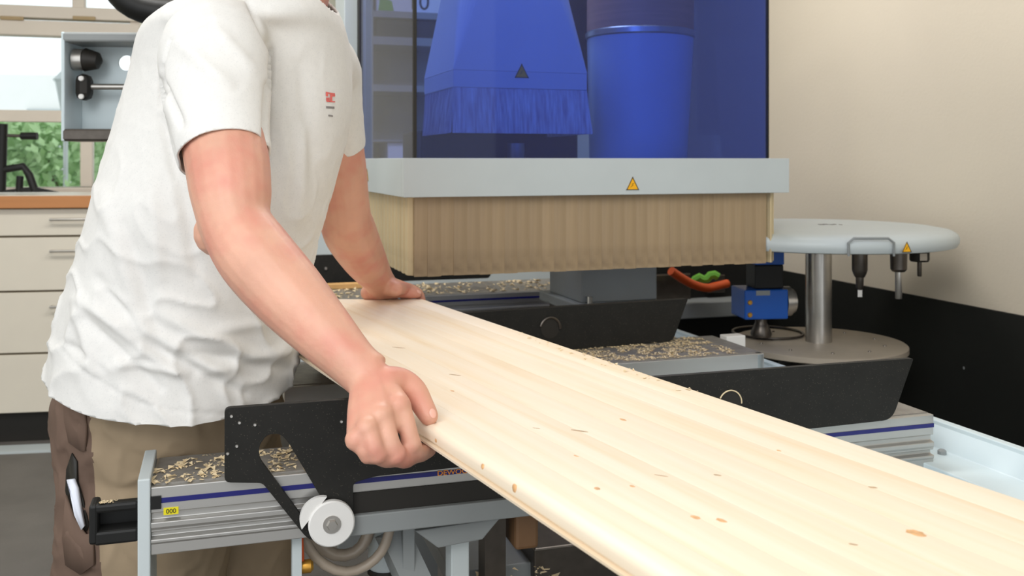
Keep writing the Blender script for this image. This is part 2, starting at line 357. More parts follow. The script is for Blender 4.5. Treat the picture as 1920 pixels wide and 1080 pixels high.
tree(-3.0, 10.4, 1.45, .45, 1500, 2, 'small green shrub outside the window beside the worker\'s back')
sl = empty('street_lamp', (-3.72, 8.0, 0), 0, 'faint lantern on a post outside the upper pane', 'lamp')
MB().tube([(0, 0, 0), (0, 0, 1.65)], .02, 8).build('post', M['grey'], sl)
MB().lathe([(.03, 1.65), (.09, 1.95), (.11, 1.97), (.02, 2.06), (.01, 2.12)], seg=6).build('lantern', M['grey'], sl)

# ------------------------------------------------------------------ drawer cabinets and worktop under the window
CD = 4.37
cyaw = math.radians(8.5)
cab0 = P(-380, 300, CD)
cdir = Vector((math.cos(cyaw), math.sin(cyaw)))
def cab_x(px):  # local x on the cabinet front for pixel column px
    k = (px-960)/F; o = Vector((cab_o.x, cab_o.y)); return (k*o.y-o.x)/(cdir.x-k*cdir.y)
cab_o = P(60, 300, CD)
def cab_z(px, py): x = cab_x(px); return ZC-(py-300)/F*(cab_o.y+cdir.y*x)
xl, xr = cab_x(-330), cab_x(300)
zz = [cab_z(60, y) for y in (390, 443.5, 546.5, 663, 775)]
for (a, b, lab) in ((cab_x(-330), cab_x(-60), 'cream drawer cabinet under the worktop, mostly cut off by the left frame edge'),
                    (cab_x(-60)+.004, xr, 'cream drawer cabinet with bar handles under the window, right behind the worker')):
    c = empty('drawer_cabinet', (cab_o.x, cab_o.y, 0), cyaw, lab, 'cabinet')
    MB().box(a, b, .02, .42, zz[4]-.0, zz[0]).build('carcass', M['cabcase'], c)
    MB().box(a+.02, b-.02, .08, .42, 0, zz[4]).build('plinth', M['ink'], c)
    for k in range(4):
        d = MB().box(a+.003, b-.003, 0, .02, zz[k+1]+.005, zz[k]-.005).build('drawer', M['cab'], c, bevel=.002)
        hx = cab_x(97) if a > cab_x(-70) else a+.3
        hz = cab_z(97, (411, 470, 574, 684)[k]); hw = .21
        MB().tube([(hx, 0, hz), (hx, -.028, hz), (hx+hw, -.028, hz), (hx+hw, 0, hz)], .006, 8).build('handle', M['steel'], d, smooth=True)
zw = cab_z(60, 366)
wt = tag(MB().box(xl, xr+.1, -.03, .44, zz[0], zw-.002).build('worktop', M['top'], None, bevel=.003), 'long worktop with beech edge in front of the window', 'worktop')
wt.location = (cab_o.x, cab_o.y, 0); wt.rotation_euler = (0, 0, cyaw)
MB().box(xl, xr+.1, -.028, .44, zw-.002, zw).build('surface', M['topl'], wt)
# low pale floor strip in front of the plinth
st = MB().box(xl, xr, -.12, -.02, 0, .012).build('baseboard_back', M['grey']); st['kind'] = 'structure'; st.location = wt.location; st.rotation_euler = wt.rotation_euler
# bench clamp / vice on the worktop (cut by left frame edge)
def wp(px, py, dy=.2):  # point above worktop at cabinet-local depth dy
    x = cab_x(px); return Vector((x, dy, ZC-(py-300)/F*(cab_o.y+cdir.y*x+dy)))
cl = empty('bench_vice', (cab_o.x, cab_o.y, zw), cyaw, 'black bench clamp standing on the worktop at the left edge', 'clamp')
def wl(px, py, dy=.2): v = wp(px, py, dy); return (v.x, v.y, max(v.z-zw, .008))
MB().tube([wl(-30, 362), wl(-28, 300), wl(-26, 232)], .022, 10).build('post', M['black'], cl, smooth=True)
MB().tube([wl(-26, 318), wl(14, 312), wl(26, 328), wl(37, 358)], .018, 10).build('jaw', M['black'], cl, smooth=True)
MB().tube([wl(8, 330), wl(6, 362)], .016, 10).build('screw', M['black'], cl, smooth=True)
MB().tube([wl(-26, 254), wl(12, 255)], .008, 10).build('spindle', M['dsteel'], cl, smooth=True)
MB().tube([wl(10, 255), wl(42, 255)], .018, 10).build('knob', M['black'], cl, smooth=True)
MB().add([wl(36, 350), wl(86, 362), wl(40, 366), wl(-30, 366), wl(-30, 357)], [(0, 1, 2, 3, 4)]).build('foot', M['black'], cl).modifiers.new('s', 'SOLIDIFY').thickness = .012

# ------------------------------------------------------------------ machine bed: rails, beams, lift bars
RA = Vector((.82, 1.883)); RYAW = math.atan2(.325, .946)    # rail runs away from camera, turned left
rail = empty('bed_rail', (RA.x, RA.y, 0), RYAW, 'long pale blue grey edge rail of the machine bed beside the black wall panel', 'rail')
zr = ZC-.50
prof = [(0, zr), (0, zr-.38), (-.02, zr-.38), (-.02, zr-.06), (-.115, zr-.06), (-.115, zr-.085), (-.30, zr-.085), (-.30, zr-.095), (-.34, zr-.095), (-.34, zr-.08), (-.34, zr-.078), (-.125, zr-.078), (-.125, zr-.045), (-.04, zr-.045), (-.018, zr-.008), (-.018, zr)]
MB().prism(prof, -1.3, 1.2, 'y').build('rail_profile', M['rail'], rail, bevel=.003)
for k in range(5): MB().lathe([(.008, 0), (.008, .006), (.004, .009)], (-.055, -.75+k*.33, zr-.045), 12).build('bolt', M['midgrey'], rail)
MB().box(-.12, .0, -1.3, 1.2, .0, zr-.38).build('base', M['midgrey'], rail)

def make_beam(x0, y0, x1, y1, depth, label, h=.095, stripe=True):
    ln = math.hypot(x1-x0, y1-y0); rz = math.atan2(y1-y0, x1-x0); z = ZC-.46
    e = empty('support_beam', (x0, y0, z), rz, label, 'beam', None)
    p = [(0, 0), (0, -.036), (.007, -.038), (.007, -.047), (-.002, -.049), (-.002, -.056), (0, -.06), (0, -.063), (.008, -.065), (.008, -.071), (-.002, -.073), (-.002, -.077), (0, -.08), (0, -h), (depth, -h), (depth, 0)]
    MB().prism([(a, b) for a, b in p], 0, ln, 'x').build('profile', M['alu'], e, bevel=.0012)
    MB().box(.004, ln-.004, .012, depth-.004, 0, .0015).build('top_strip', M['alutop'], e)
    if stripe: MB().box(0, ln, -.0012, 0, -.0225, -.0155).build('stripe', M['stripe'], e)
    return e, ln, rz, z
B1, L1, R1, Z1 = make_beam(-.507, 1.347, .762, 1.735, .14, 'near aluminium support beam with blue stripe in front of the worker')
B2, L2, R2, Z2 = make_beam(-.46, 1.94, .600, 2.285, .24, 'middle aluminium support beam', stripe=False)
B3, L3, R3, Z3 = make_beam(-.80, 3.07, .30, 3.43, .32, 'far aluminium support beam passing under the brush skirt')
B2['label'] = 'middle aluminium support beam with sawdust and white end block'
MB().box(L2-.02, L2+.0, .0, .24, -.10, 0).build('end_cap', M['rail'], B2, bevel=.003)
MB().box(L2+.0, L2+.055, .17, .205, -.04, .01).build('end_stop', M['white'], B2, bevel=.002)
# near beam end plate, leg, label, text
MB().box(-.017, 0, -.004, .14, -.30, .014).build('end_plate', M['grey'], B1, bevel=.002)
MB().box(-.017, .02, .0, .04, -Z1, -.30).build('leg', M['midgrey'], B1)
MB().box(.0, .014, -.003, 0, -.030, -.012).build('end_cover', M['black'], B1)
yl = MB().box(.017, .037, -.0012, 0, -.040, -.030).build('label_plate', M['lyellow'], B1)
text('lettering', '000', .009, M['ink'], yl, (.027, -.0014, -.0352), (PI/2, 0, 0))
text('lettering', 'DEWOCUT', .0108, M['otext'], B1, (.442, -.0016, -.019), (PI/2, 0, 0), sx=1.15)
# lower grey bar with black recess under the near beam
MB().box(.2605, .66, -.003, .0, -.066, -.036).build('recess', M['ink'], B1)
MB().box(.2405, .66, -.012, .0, -.096, -.066).build('lower_bar', M['midgrey'], B1, bevel=.002)
# black handle at the left end
I1 = local(B1)
def on1(px, py, y=-.012):  # pixel onto the plane local y of the near beam
    o = I1 @ Vector((0, 0, ZC)); q = I1 @ P(px, py, 1.0); d = q-o; return o+d*((y-o.y)/d.y)
hd = empty('push_handle', B1.location, R1, 'black U shaped bumper handle on the left end of the near beam', 'handle')
MB().box(-.075, -.017, .015, .028, -.035, -.022).box(-.082, -.070, .015, .055, -.078, -.022).box(-.075, -.017, .015, .06, -.080, -.060).build('frame', M['black'], hd, bevel=.004)
MB().box(-.07, -.017, .045, .055, -.062, -.03).build('back_plate', M['black'], hd)

def lift_bar(e_loc, rz, poly, hole, th, m, name_label):
    e = empty('lift_bar', e_loc, rz, name_label, 'lift bar', None)
    bm = bmesh.new(); vs = [bm.verts.new((x, 0, z)) for x, z in poly]; es = [bm.edges.new((vs[i], vs[(i+1) % len(vs)])) for i in range(len(vs))]
    if hole:
        hs = [bm.verts.new((x, 0, z)) for x, z in hole]; es += [bm.edges.new((hs[i], hs[(i+1) % len(hs)])) for i in range(len(hs))]
    bmesh.ops.triangle_fill(bm, use_beauty=True, edges=es)
    r = bmesh.ops.extrude_face_region(bm, geom=bm.faces[:])
    for v in [g for g in r['geom'] if isinstance(g, bmesh.types.BMVert)]: v.co.y += th
    bmesh.ops.recalc_face_normals(bm, faces=bm.faces)
    me = bpy.data.meshes.new('plate'); bm.to_mesh(me); bm.free(); o = bpy.data.objects.new('plate', me); COL.objects.link(o); o.parent = e; me.materials.append(m)
    b = o.modifiers.new('bevel', 'BEVEL'); b.width = .0015; b.segments = 2; b.limit_method = 'ANGLE'; b.angle_limit = math.radians(50)
    return e
def rnd_poly(pts, r=.01, n=4):
    out = []; N = len(pts)
    for i, (x, z, *rr) in enumerate(pts):
        R = rr[0] if rr else r; p = Vector((x, z)); a = Vector(pts[i-1][:2]); b = Vector(pts[(i+1) % N][:2])
        da = (a-p); db = (b-p); ra = min(R, da.length*.45, db.length*.45); p0 = p+da.normalized()*ra; p1 = p+db.normalized()*ra
        for k in range(n+1):
            t = k/n; q = p0*(1-t)**2+p*2*t*(1-t)+p1*t*t; out.append((q.x, q.y))
    return out
def pl(px, py): q = on1(px, py); return (q.x, q.z)
TOPH = .1075
xle = pl(421, 780)[0]
# near bar outline: from pixel studies, on the plane just in front of the beam
xre = L1-.055
outer = [(xle, TOPH, .008), (xre, TOPH, .004), (xre-.045, .002, .02), (pl(700, 890)[0], pl(700, 893)[1], .01), pl(662, 905)+(.006,), pl(662, 985)+(.02,), pl(618, 1016)+(.03,), pl(578, 1012)+(.012,), pl(492, 905)+(.006,), (xle, pl(430, 903)[1], .008)]
hole = [pl(484, 838)+(.01,), pl(500, 814)+(.01,), pl(525, 812)+(.01,), pl(540, 828)+(.006,), pl(604, 936)+(.004,), pl(578, 962)+(.012,), pl(572, 985)+(.004,), pl(490, 862)+(.006,)]
hole = hole[:-2]+[pl(566, 968)+(.004,), pl(488, 862)+(.006,)]
lb1 = lift_bar((B1.location.x, B1.location.y, B1.location.z), R1, rnd_poly(outer), rnd_poly(hole), .0, M['black'], 'black slotted lift bar with white roller on the near beam')
lb1.children[0].location = (0, -.014, 0)
def thick(o, t):  # give the plate its thickness
    for v in list(o.data.vertices): pass
bpy.data.objects.remove(lb1.children[0]); bpy.data.objects.remove(lb1)
lb1 = lift_bar(tuple(B1.location), R1, [(x, z) for x, z in rnd_poly(outer)], rnd_poly(hole), .011, M['speck'], 'black slotted lift bar with white roller on the near beam')
lb1.children[0].location = (0, -.014, 0)
rc = pl(620, 976); rr = .0335
ro = MB().lathe([(rr-.002, -.028), (rr, -.026), (rr, -.018), (rr-.002, -.016)], (rc[0], 0, rc[1]), 40, 'y').build('roller', M['white'], lb1, smooth=True)
MB().lathe([(.013, -.0295), (.013, -.027)], (rc[0], 0, rc[1]), 20, 'y').lathe([(.007, -.034), (.0085, -.0295)], (rc[0], 0, rc[1]), 6, 'y').build('bolt', M['steel'], ro)
r2 = pl(604, 966); MB().prism([(r2[0]-.002+.031*math.cos(a), r2[1]+.031*math.sin(a)) for a in [PI*.42+PI*.72*k/16 for k in range(17)]], -.024, -.016).build('roller', M['white'], lb1)
for (px, py) in ((434, 780), (449, 792), (478, 796), (444, 836), (427, 850), (640, 790)):
    c = pl(px, py); MB().lathe([(.0018, -.0155), (.0026, -.0142)], (c[0], 0, c[1]), 10, 'y').build('rivet', M['steel'], lb1)
# middle lift bar: its own trough on the sawdust covered beam
A2 = Vector((-.30, 2.131)); B2e = Vector((.45, 2.437)); 
a2 = math.atan2(2.437-2.2, .447+.134); s2 = Vector((.447, 2.437))-Vector((math.cos(a2), math.sin(a2)))*.98
poly2 = rnd_poly([(0, TOPH, .004), (.98, TOPH, .004), (.935, .003, .014), (.05, .003, .01)])
lb2 = lift_bar((s2.x, s2.y, Z2), a2, poly2, None, .022, M['speck'], 'middle black lift bar with slanted end above the sawdusty beam')
def ring(cx, cz, r, t, y, seg=24, a0=0, a1=2*PI):
    b = MB(); b.tube([(cx+r*math.cos(a0+(a1-a0)*k/seg), y, cz+r*math.sin(a0+(a1-a0)*k/seg)) for k in range(seg+1)], t, 6); return b
ring(.595, .058, .026, .003, -.002, a0=-.1, a1=2.9).build('dust_ring', M['dsteel'], lb2)
MB().lathe([(.024, -.001), (.02, .004)], (.595, 0, .058), 20, 'y').build('hub', M['ink'], lb2)
I1b = on1(1368, 755); ring(I1b.x, I1b.z, .021, .0012, -.0148, a0=-.1, a1=2.7).build('dust_ring', M['chip'], lb1)
MB().lathe([(.019, -.0155), (.017, -.0142)], (I1b.x, 0, I1b.z), 20, 'y').build('hub', M['ink'], lb1)
# far lift bar
s3 = Vector((-.80, 3.50)); e3 = Vector((-.04, 3.72)); a3 = math.atan2(e3.y-s3.y, e3.x-s3.x); l3 = (e3-s3).length
lb3 = lift_bar((s3.x, s3.y, Z3), a3, rnd_poly([(0, .11, .004), (l3, .11, .004), (l3-.05, .004, .01), (0.04, .004, .01)]), None, .022, M['speck'], 'far black lift bar behind the left forearm')
for k in range(3): MB().lathe([(.004, -.004), (.006, 0)], (.12+k*.2, 0, .06), 10, 'y').build('screw', M['steel'], lb3)

# grey pod on the far beam
po = P(1088, 565, 2.86); pod = empty('machining_pod', (po.x, 2.80, 0), math.radians(19), 'grey green square pod under the brush skirt', 'clamping pod')
ph = ZC-.418
MB().box(.0, .245, 0, .26, ph, ph+.105).build('body', M['midgrey'], pod, bevel=.004)
MB().box(-.02, .25, -.02, .30, ph-.03, ph).build('base', M['midgrey'], pod, bevel=.004)
MB().tube([(.02, -.012, ph), (.02, -.012, ph+.02)], .008, 10).build('bolt', M['steel'], pod)
MB().box(.0, .23, .0, .26, .0, ph-.03).build('pedestal', M['dsteel'], pod)

# bits at the far left of the bed
stq = tag(MB().box(0, .17, 0, .03, 0, .02).build('wood_offcut', M['wood'], bevel=.003), 'thin wood offcut lying on the far beam behind the arm', 'offcut'); stq.location = P(608, 528, 3.50)+Vector((0, -.12, 0)); stq.location.z = Z3+.0016; stq.rotation_euler = (0, 0, .3)
fi = empty('hose_fitting', (P(583, 536, 3.3).x, 3.28, Z3+.0015), .3, 'small green grey pneumatic fitting left of the wood offcut', 'fitting')
MB().box(-.03, .04, -.01, .015, 0, .022).build('body', M['green'], fi, bevel=.003); MB().tube([(.02, 0, .02), (.02, 0, .045)], .009, 10).build('nipple', M['steel'], fi)
hs = MB().box(0, 1.5, 0, .5, .25, ZC-.20).build('machine_housing', M['grey'], bevel=.01); tag(hs, 'pale grey machine housing behind the far lift bar', 'machine base'); hs.location = (-1.05, 4.02, 0); hs.rotation_euler = (0, 0, .31)
# green and orange hose coil right of the pod
def arc(cx, cy, z, r, a0, a1, sq=.45, n=20, zz=0): return [(cx+r*math.cos(a0+(a1-a0)*k/n), cy+r*sq*math.sin(a0+(a1-a0)*k/n), z+zz*k/n) for k in range(n+1)]
hp = P(1325, 520, 3.55)
tag(MB().tube([P(1258+k*6.6, 508+32*math.sin(PI*min(1, k/12)*.55)-(max(0, k-11)*1.6), 3.45+.01*k) for k in range(17)], .016, 10).build('air_hose', M['orange'], smooth=True), 'orange air hose loop right of the grey pod', 'hose')
tag(MB().tube([P(1290+k*7, 528-12*(k/8)+4*math.sin(k*1.7), 3.6) for k in range(9)], .016, 8).build('air_hose', M['green'], smooth=True), 'green air hose just above the orange one', 'hose')
vb = empty('valve_block', P(1315, 560, 3.75)+Vector((0, 0, -.0)), .3, 'dark valve block behind the coloured hoses', 'valve block')
vb.location.z = 0
MB().box(-.30, .26, .02, .3, .0, ZC-.36).build('body', M['black'], vb, bevel=.01)
MB().box(-.2, -.05, -.01, .02, ZC-.56, ZC-.44).box(.02, .1, -.01, .02, ZC-.52, ZC-.45).build('valve', M['dsteel'], vb, bevel=.004)
MB().box(-.30, .30, -.10, .02, ZC-.60, ZC-.54).build('ledge', M['midgrey'], vb, bevel=.004)
# support under the pod area / bed frame below (dark)
bf = empty('welded_underframe', (0, 0, 0), 0, 'welded grey machine bed frame under the beams', 'machine frame')
bf.location = B1.location; bf.location.z = 0; bf.rotation_euler = (0, 0, R1)
zb = Z1-.096
# gusset and post seen below the near beam
gx0 = on1(782, 990, .0)
def q1(px, py, y): v = on1(px, py, y); return (v.x, v.z+Z1)
MB().prism([q1(778, 996, .01), q1(938, 972, .01), q1(905, 1012, .01), q1(822, 1028, .01)], .01, .03).build('gusset', M['midgrey'], bf, bevel=.002)
g2 = q1(846, 1020, .03); g3 = q1(880, 1020, .03)
MB().box(g2[0], g3[0], .03, .07, 0, zb).build('post', M['grey'], bf, bevel=.002)
MB().box(.50, .535, .05, .09, 0, zb).build('post', M['dsteel'], bf); MB().box(.545, .585, .03, .10, zb-.07, zb-.0).build('valve_cover', M['brownp'], bf, bevel=.006)
MB().tube([(.355, .10, zb-.04), (.50, .0, .38)], .032, 4).build('brace', M['midgrey'], bf)
gp = q1(558, 1040, .02); MB().box(gp[0]-.008, gp[0]+.006, .02, .04, 0, Z1-.095).build('post', M['grey'], bf)
gq = q1(770, 1040, .06); MB().box(gq[0]-.012, gq[0]+.006, .06, .10, 0, zb).build('post', M['midgrey'], bf)
MB().box(.46, .66, .12, .4, zb-.16, zb-.13).build('shelf', M['midgrey'], bf, bevel=.003)
MB().box(.60, 1.1, .10, .5, .10, zb-.10).build('casing', M['dsteel'], bf, bevel=.003)
MB().box(.60, 1.1, .50, .52, .0, zb-.05).build('back_panel', M['black'], bf)
# beam support arms down to the frame for beams 2 and 3
for (e, L) in ((B2, L2), (B3, L3)):
    MB().box(.25, .33, .05, .15, -e.location.z, -.095).box(L-.45, L-.37, .05, .15, -e.location.z, -.095).build('leg', M['midgrey'], e)
# hoses under the near beam
def h1(px, py, y): v = on1(px, py, y); return (v.x, v.y, v.z+Z1)
hz = tag(MB().tube([h1(x, y, .06) for x, y in ((570, 1000), (578, 1030), (605, 1060), (648, 1078), (690, 1062), (718, 1035), (728, 1005), (732, 985))], .0085, 10).build('vacuum_hose', M['tube'], smooth=True, sub=1), 'clear ribbed vacuum hose looping below the near beam', 'hose')
hz2 = tag(MB().tube([h1(x, y, .10) for x, y in ((590, 990), (596, 1020), (625, 1045), (668, 1040), (690, 1010), (694, 980))], .011, 10).build('vacuum_hose', M['tube'], smooth=True, sub=1), 'inner brownish hose loop behind the ribbed hose', 'hose')
fl = empty('air_filter', h1(727, 1030, .11)[:2]+(0,), 0, 'grey cylindrical air filter behind the hose loop', 'filter')
for o in (hz, hz2): o.location = bf.location; o.rotation_euler = bf.rotation_euler
bm_ = Matrix.Translation(bf.location) @ Matrix.Rotation(R1, 4, 'Z')
fl.location = bm_ @ Vector(h1(722, 1030, .13)); fl.location.z = 0; fz = h1(722, 1062, .13)[2]
MB().lathe([(.026, fz), (.028, fz+.004), (.028, zb)], seg=20).build('cup', M['grey'], fl, smooth=True)
MB().lathe([(.029, fz-.008), (.029, fz)], seg=20).build('band', M['ink'], fl)
MB().lathe([(.026, 0), (.026, fz-.008)], seg=20).build('stem', M['grey'], fl, smooth=True)
vl = empty('brass_valve', bm_ @ Vector(h1(572, 1062, .035)), R1, 'small brass fitting below the roller', 'fitting')
MB().lathe([(.009, -.012), (.010, -.01), (.010, .008), (.006, .012)], seg=12, ax='x').build('body', M['brass'], vl, smooth=True); MB().tube([(-.004, 0, .008), (-.006, 0, .06)], .003, 8).build('lead', M['orange'], vl)

# sawdust: scattered flakes, one countless heap per surface
def shavings(name, e, L0, L1_, d0, d1, n, label, z=.0016, seed=1, big=.006):
    r = random.Random(seed); b = MB()
    for i in range(n):
        x = L0+(L1_-L0)*r.random(); y = d0+(d1-d0)*r.random(); s = big*(.25+r.random()**3); a = r.random()*PI
        if noise.noise(Vector((x*30, y*30, seed))) < -.12: continue
        ca, sa = math.cos(a), math.sin(a); hh = r.random()*s*.8
        pts = [(-s, -s*.4, 0), (s, -s*.4, hh), (s*.8, s*.5, hh*.4), (-s*.7, s*.4, hh)]
        b.add([(x+p[0]*ca-p[1]*sa, y+p[0]*sa+p[1]*ca, z+.0003+p[2]) for p in pts], [(0, 1, 2, 3)])
    o = b.build(name, M['chip']); o.location = e.location; o.rotation_euler = e.rotation_euler
    tag(o, label, 'sawdust', None, 'stuff'); return o
shavings('wood_shavings', B1, .0, .34, .01, .13, 900, 'wood shavings on the left end of the near beam', seed=3, big=.0065)
shavings('wood_shavings', B2, .45, 1.06, .01, .235, 9000, 'thick sawdust and shavings on the middle beam', seed=5, big=.0045)
shavings('wood_shavings', B1, 1.1, 1.25, .01, .13, 130, 'light dust on the right end of the near beam', seed=6, big=.004)
shavings('wood_shavings', B3, .1, 1.05, .02, .3, 900, 'shavings on the far beam beneath the skirt', seed=8, big=.011)
shavings('wood_shavings', hd, -.07, -.03, .017, .027, 40, 'shavings on the black bumper handle', z=-.0215, seed=9, big=.004)

# ------------------------------------------------------------------ pine board
ZB = ZC-.32; TH = .024
RC = G(795, 561, ZB); RE = G(1920, 937, ZB); LC = G(805, 795, ZB); LE = G(1200, 1058, ZB)
dR = (Vector(RE.xy)-Vector(RC.xy)).normalized(); 
BYW = math.atan2(dR.y, dR.x)
brd = empty('pine_board', (RC.x, RC.y, ZB-TH), BYW, 'long glued pine board with knots held by the worker', 'board')
IB = local(brd)
lc = IB @ LC; le = IB @ LE; ey = ((IB @ G(436, 561, ZB)))
WB = -(lc.y+le.y)/2   # board width
def endx(y):  # far end is cut along the line towards (436,561)
    return ey.x*(y/ey.y) if ey.y else 0
NS = 8; LB = 2.9
for k in range(NS):
    y0 = -WB*k/NS; y1 = -WB*(k+1)/NS; g = .00008
    # cross-section with small arrises; outer long edges rounded
    ra = .0003; rb = .009 if k == NS-1 else .0003; rc_ = .004 if k == 0 else .0003
    sec = []
    def corner(cy, cz, r, a0, a1, n): return [(cy+r*math.cos(a0+(a1-a0)*i/n), cz+r*math.sin(a0+(a1-a0)*i/n)) for i in range(n+1)]
    n = 5
    sec += corner(y0-g-rc_, rc_, rc_, -PI/2, 0, n)+corner(y0-g-rc_, TH-rc_, rc_, 0, PI/2, n)+(corner(y1+g+rb, TH-rb, rb, PI/2, PI, n)+[(y1+g, .0085), (y1+g+.004, .0065), (y1+g+.004, .0045), (y1-.001, .0035), (y1-.0005, .0005)] if k == NS-1 else corner(y1+g+rb, TH-rb, rb, PI/2, PI, n)+[(y1+g, .010), (y1+g, .008), (y1+g, .006), (y1+g, .002), (y1+g+.0003, .0)])
    b = MB(); m = len(sec); xs = [None, .3, .8, 1.4, 2.1, LB]
    for i, x in enumerate(xs):
        for (y, z) in sec: b.v.append((endx(y) if x is None else x, y, z))
    for i in range(len(xs)-1):
        for j in range(m): b.f.append((i*m+j, i*m+(j+1) % m, (i+1)*m+(j+1) % m, (i+1)*m+j))
    b.f.append(tuple(range(m))); b.f.append(tuple(range((len(xs)-1)*m, len(xs)*m)))
    b.build('stave', M['pine'], brd, smooth=True)
def knot(px, py, rx, ry, m, rot=0):
    q = IB @ G(px, py, ZB); b = MB(); r = random.Random(px)
    pts = []
    for k in range(14):
        a = 2*PI*k/14; w_ = 1+r.uniform(-.2, .2); x = rx*w_*math.cos(a); y = ry*w_*math.sin(a)
        pts.append((q.x+x*math.cos(rot)-y*math.sin(rot), q.y+x*math.sin(rot)+y*math.cos(rot)))
    b.prism(pts, TH-.002, TH+.00025, 'z').build('knot', m, brd)
cr = .6
for px, py, rx, ry, m in ((748, 652, .012, .0022, 'knotd'), (852, 703, .010, .002, 'knotd'), (1086, 808, .010, .0022, 'knotd'), (1006, 803, .005, .001, 'knotd'), (1345, 891, .004, .0018, 'knotd'),
    (1240, 892, .007, .001, 'knotd'), (1120, 916, .004, .003, 'knot'), (1304, 970, .005, .003, 'knot'), (1352, 976, .006, .0028, 'knot'), (1186, 912, .003, .002, 'knot'), (1600, 1021, .004, .0014, 'knotd'),
    (1636, 914, .004, .0022, 'knotd'), (1718, 1000, .009, .006, 'knot'), (1168, 787, .006, .0025, 'knot'), (848, 733, .004, .002, 'knot'), (1080, 855, .004, .0012, 'knot'), (1460, 845, .003, .0018, 'knot')):
    knot(px, py, rx, ry, M[m], cr if m == 'knotd' else .1)
# knots on the long edge: build on the rounded edge
for (px, py, s) in ((965, 917, .0042), (818, 826, .003), (905, 876, .003)):
    o = IB @ Vector((0, 0, ZC)); q = IB @ P(px, py, 1.0); d = q-o; t = (-WB+.0006-o.y)/d.y; h = o+d*t
    h.z = min(max(h.z, .006), TH-.006)
    MB().ball((h.x, -WB+.0012, h.z), (s*1.5, .0016, s*1.2), 12).build('knot', M['knot'], brd, smooth=True)

# ------------------------------------------------------------------ machine hood
HY = math.atan2(.3256, .9455)
hood = empty('machine_hood', (-.256, 2.27, ZC), HY, 'blue glazed machining hood with grey band and brush skirt', 'machine')
W_, D_ = 1.071, .95
bz0, bz1 = -.089, .0045
MB().box(0, W_, 0, .025, bz0, bz1).box(0, .025, .025, D_, bz0, bz1).box(W_-.025, W_, .025, D_, bz0, bz1).box(0, W_, D_-.025, D_, bz0, bz1).build('band', M['grey'], hood, bevel=.0015)
MB().box(.025, W_-.025, .025, .05, bz1-.01, bz1-.004).build('ledge', M['midgrey'], hood)
s_ = .0395; warning(hood, (.598, -.0006, bz0+.012), 0, .036)
w2 = warning(hood, (-.0006, .47, bz0+.03), -PI/2, .036, label='orange warning sticker on the side of the band')
# glass
gx0, gx1, gy0 = .035, W_-.045, .035
gtop = .62
fg = MB().box(gx0, gx1, gy0, gy0+.006, bz1-.004, gtop).build('front_glass', M['glassb'], hood)
MB().box(gx0, gx0+.006, gy0+.006, D_-.14, bz1-.004, gtop).build('side_glass', M['glasss'], hood)
MB().box(gx1-.006, gx1, gy0+.006, D_-.14, bz1-.004, gtop).build('side_glass', M['glasss'], hood)
for g_ in ((gx0-.004, gx0+.004, gy0-.003, gy0+.008), (gx1-.002, gx1+.002, gy0-.003, gy0+.008), (gx0-.003, gx0+.008, D_-.17, D_-.13)): MB().box(*g_, bz1, gtop).build('gasket', M['ink'], hood)
MB().box(-.01, .06, D_-.13, D_+.05, bz1, gtop+.2).build('corner_post', M['grey'], hood, bevel=.004)
MB().box(gx0, gx1, gy0, gy0+.03, gtop, gtop+.04).box(gx0, gx0+.03, gy0+.03, D_, gtop, gtop+.04).box(gx1-.03, gx1, gy0+.03, D_, gtop, gtop+.04).build('top_rail', M['grey'], hood, bevel=.003)
# skirt strips: individual hanging strips, front and left side and right end
zs0 = -.282
def strip_mesh(wd, ht, seed):
    r = random.Random(seed); b = MB(); n = 5
    top = bz0+.01
    for j in range(2):
        z = top if j == 0 else -.19+0
    vs = []; 
    prof_ = [(0, 0), (.2, -.0010), (.5, -.0014), (.8, -.0010), (1, 0), (1, .0016), (0, .0016)]
    b.prism([(p[0]*wd-wd/2, p[1]) for p in prof_], 0, -ht, 'z'); return b
nst = 30; fx0, fx1 = .034, W_-.052; sw = (fx1-fx0)/nst; hts = zs0-(bz0+.012)
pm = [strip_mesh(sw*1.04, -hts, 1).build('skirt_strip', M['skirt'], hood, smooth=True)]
for k in range(nst):
    o = pm[0] if k == 0 else pm[0].copy()
    if k: COL.objects.link(o)
    r = random.Random(k); o.location = (fx0+sw*(k+.5), .034, bz0+.012); o.rotation_euler = (r.uniform(-.004, .004), 0, r.uniform(-.03, .03)); o.scale = (1, 1, 1+r.uniform(-.006, .006))
sdm = None; nsd = 20; swd = (D_-.06)/nsd
b = MB(); b.prism([(-.5*swd, 0), (-.25*swd, -.011), (.25*swd, -.011), (.5*swd, 0), (.5*swd, .004), (-.5*swd, .004)], 0, hts, 'z')
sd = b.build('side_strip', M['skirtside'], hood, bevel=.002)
for k in range(nsd):
    o = sd if k == 0 else sd.copy()
    if k: COL.objects.link(o)
    o.location = (.034, .055+swd*(k+.5), bz0+.012); o.rotation_euler = (0, 0, -PI/2+random.Random(k).uniform(-.06, .06))
for k in range(2):
    o = sd.copy(); COL.objects.link(o); o.location = (W_-.036, .03+swd*(k+.5), bz0+.012); o.rotation_euler = (0, 0, PI/2)
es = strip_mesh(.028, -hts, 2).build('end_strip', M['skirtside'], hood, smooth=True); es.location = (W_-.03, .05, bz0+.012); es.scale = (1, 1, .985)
MB().box(.05, W_-.06, .036, .05, bz0+.0, bz0+.02).build('clamp_rail', M['midgrey'], hood)

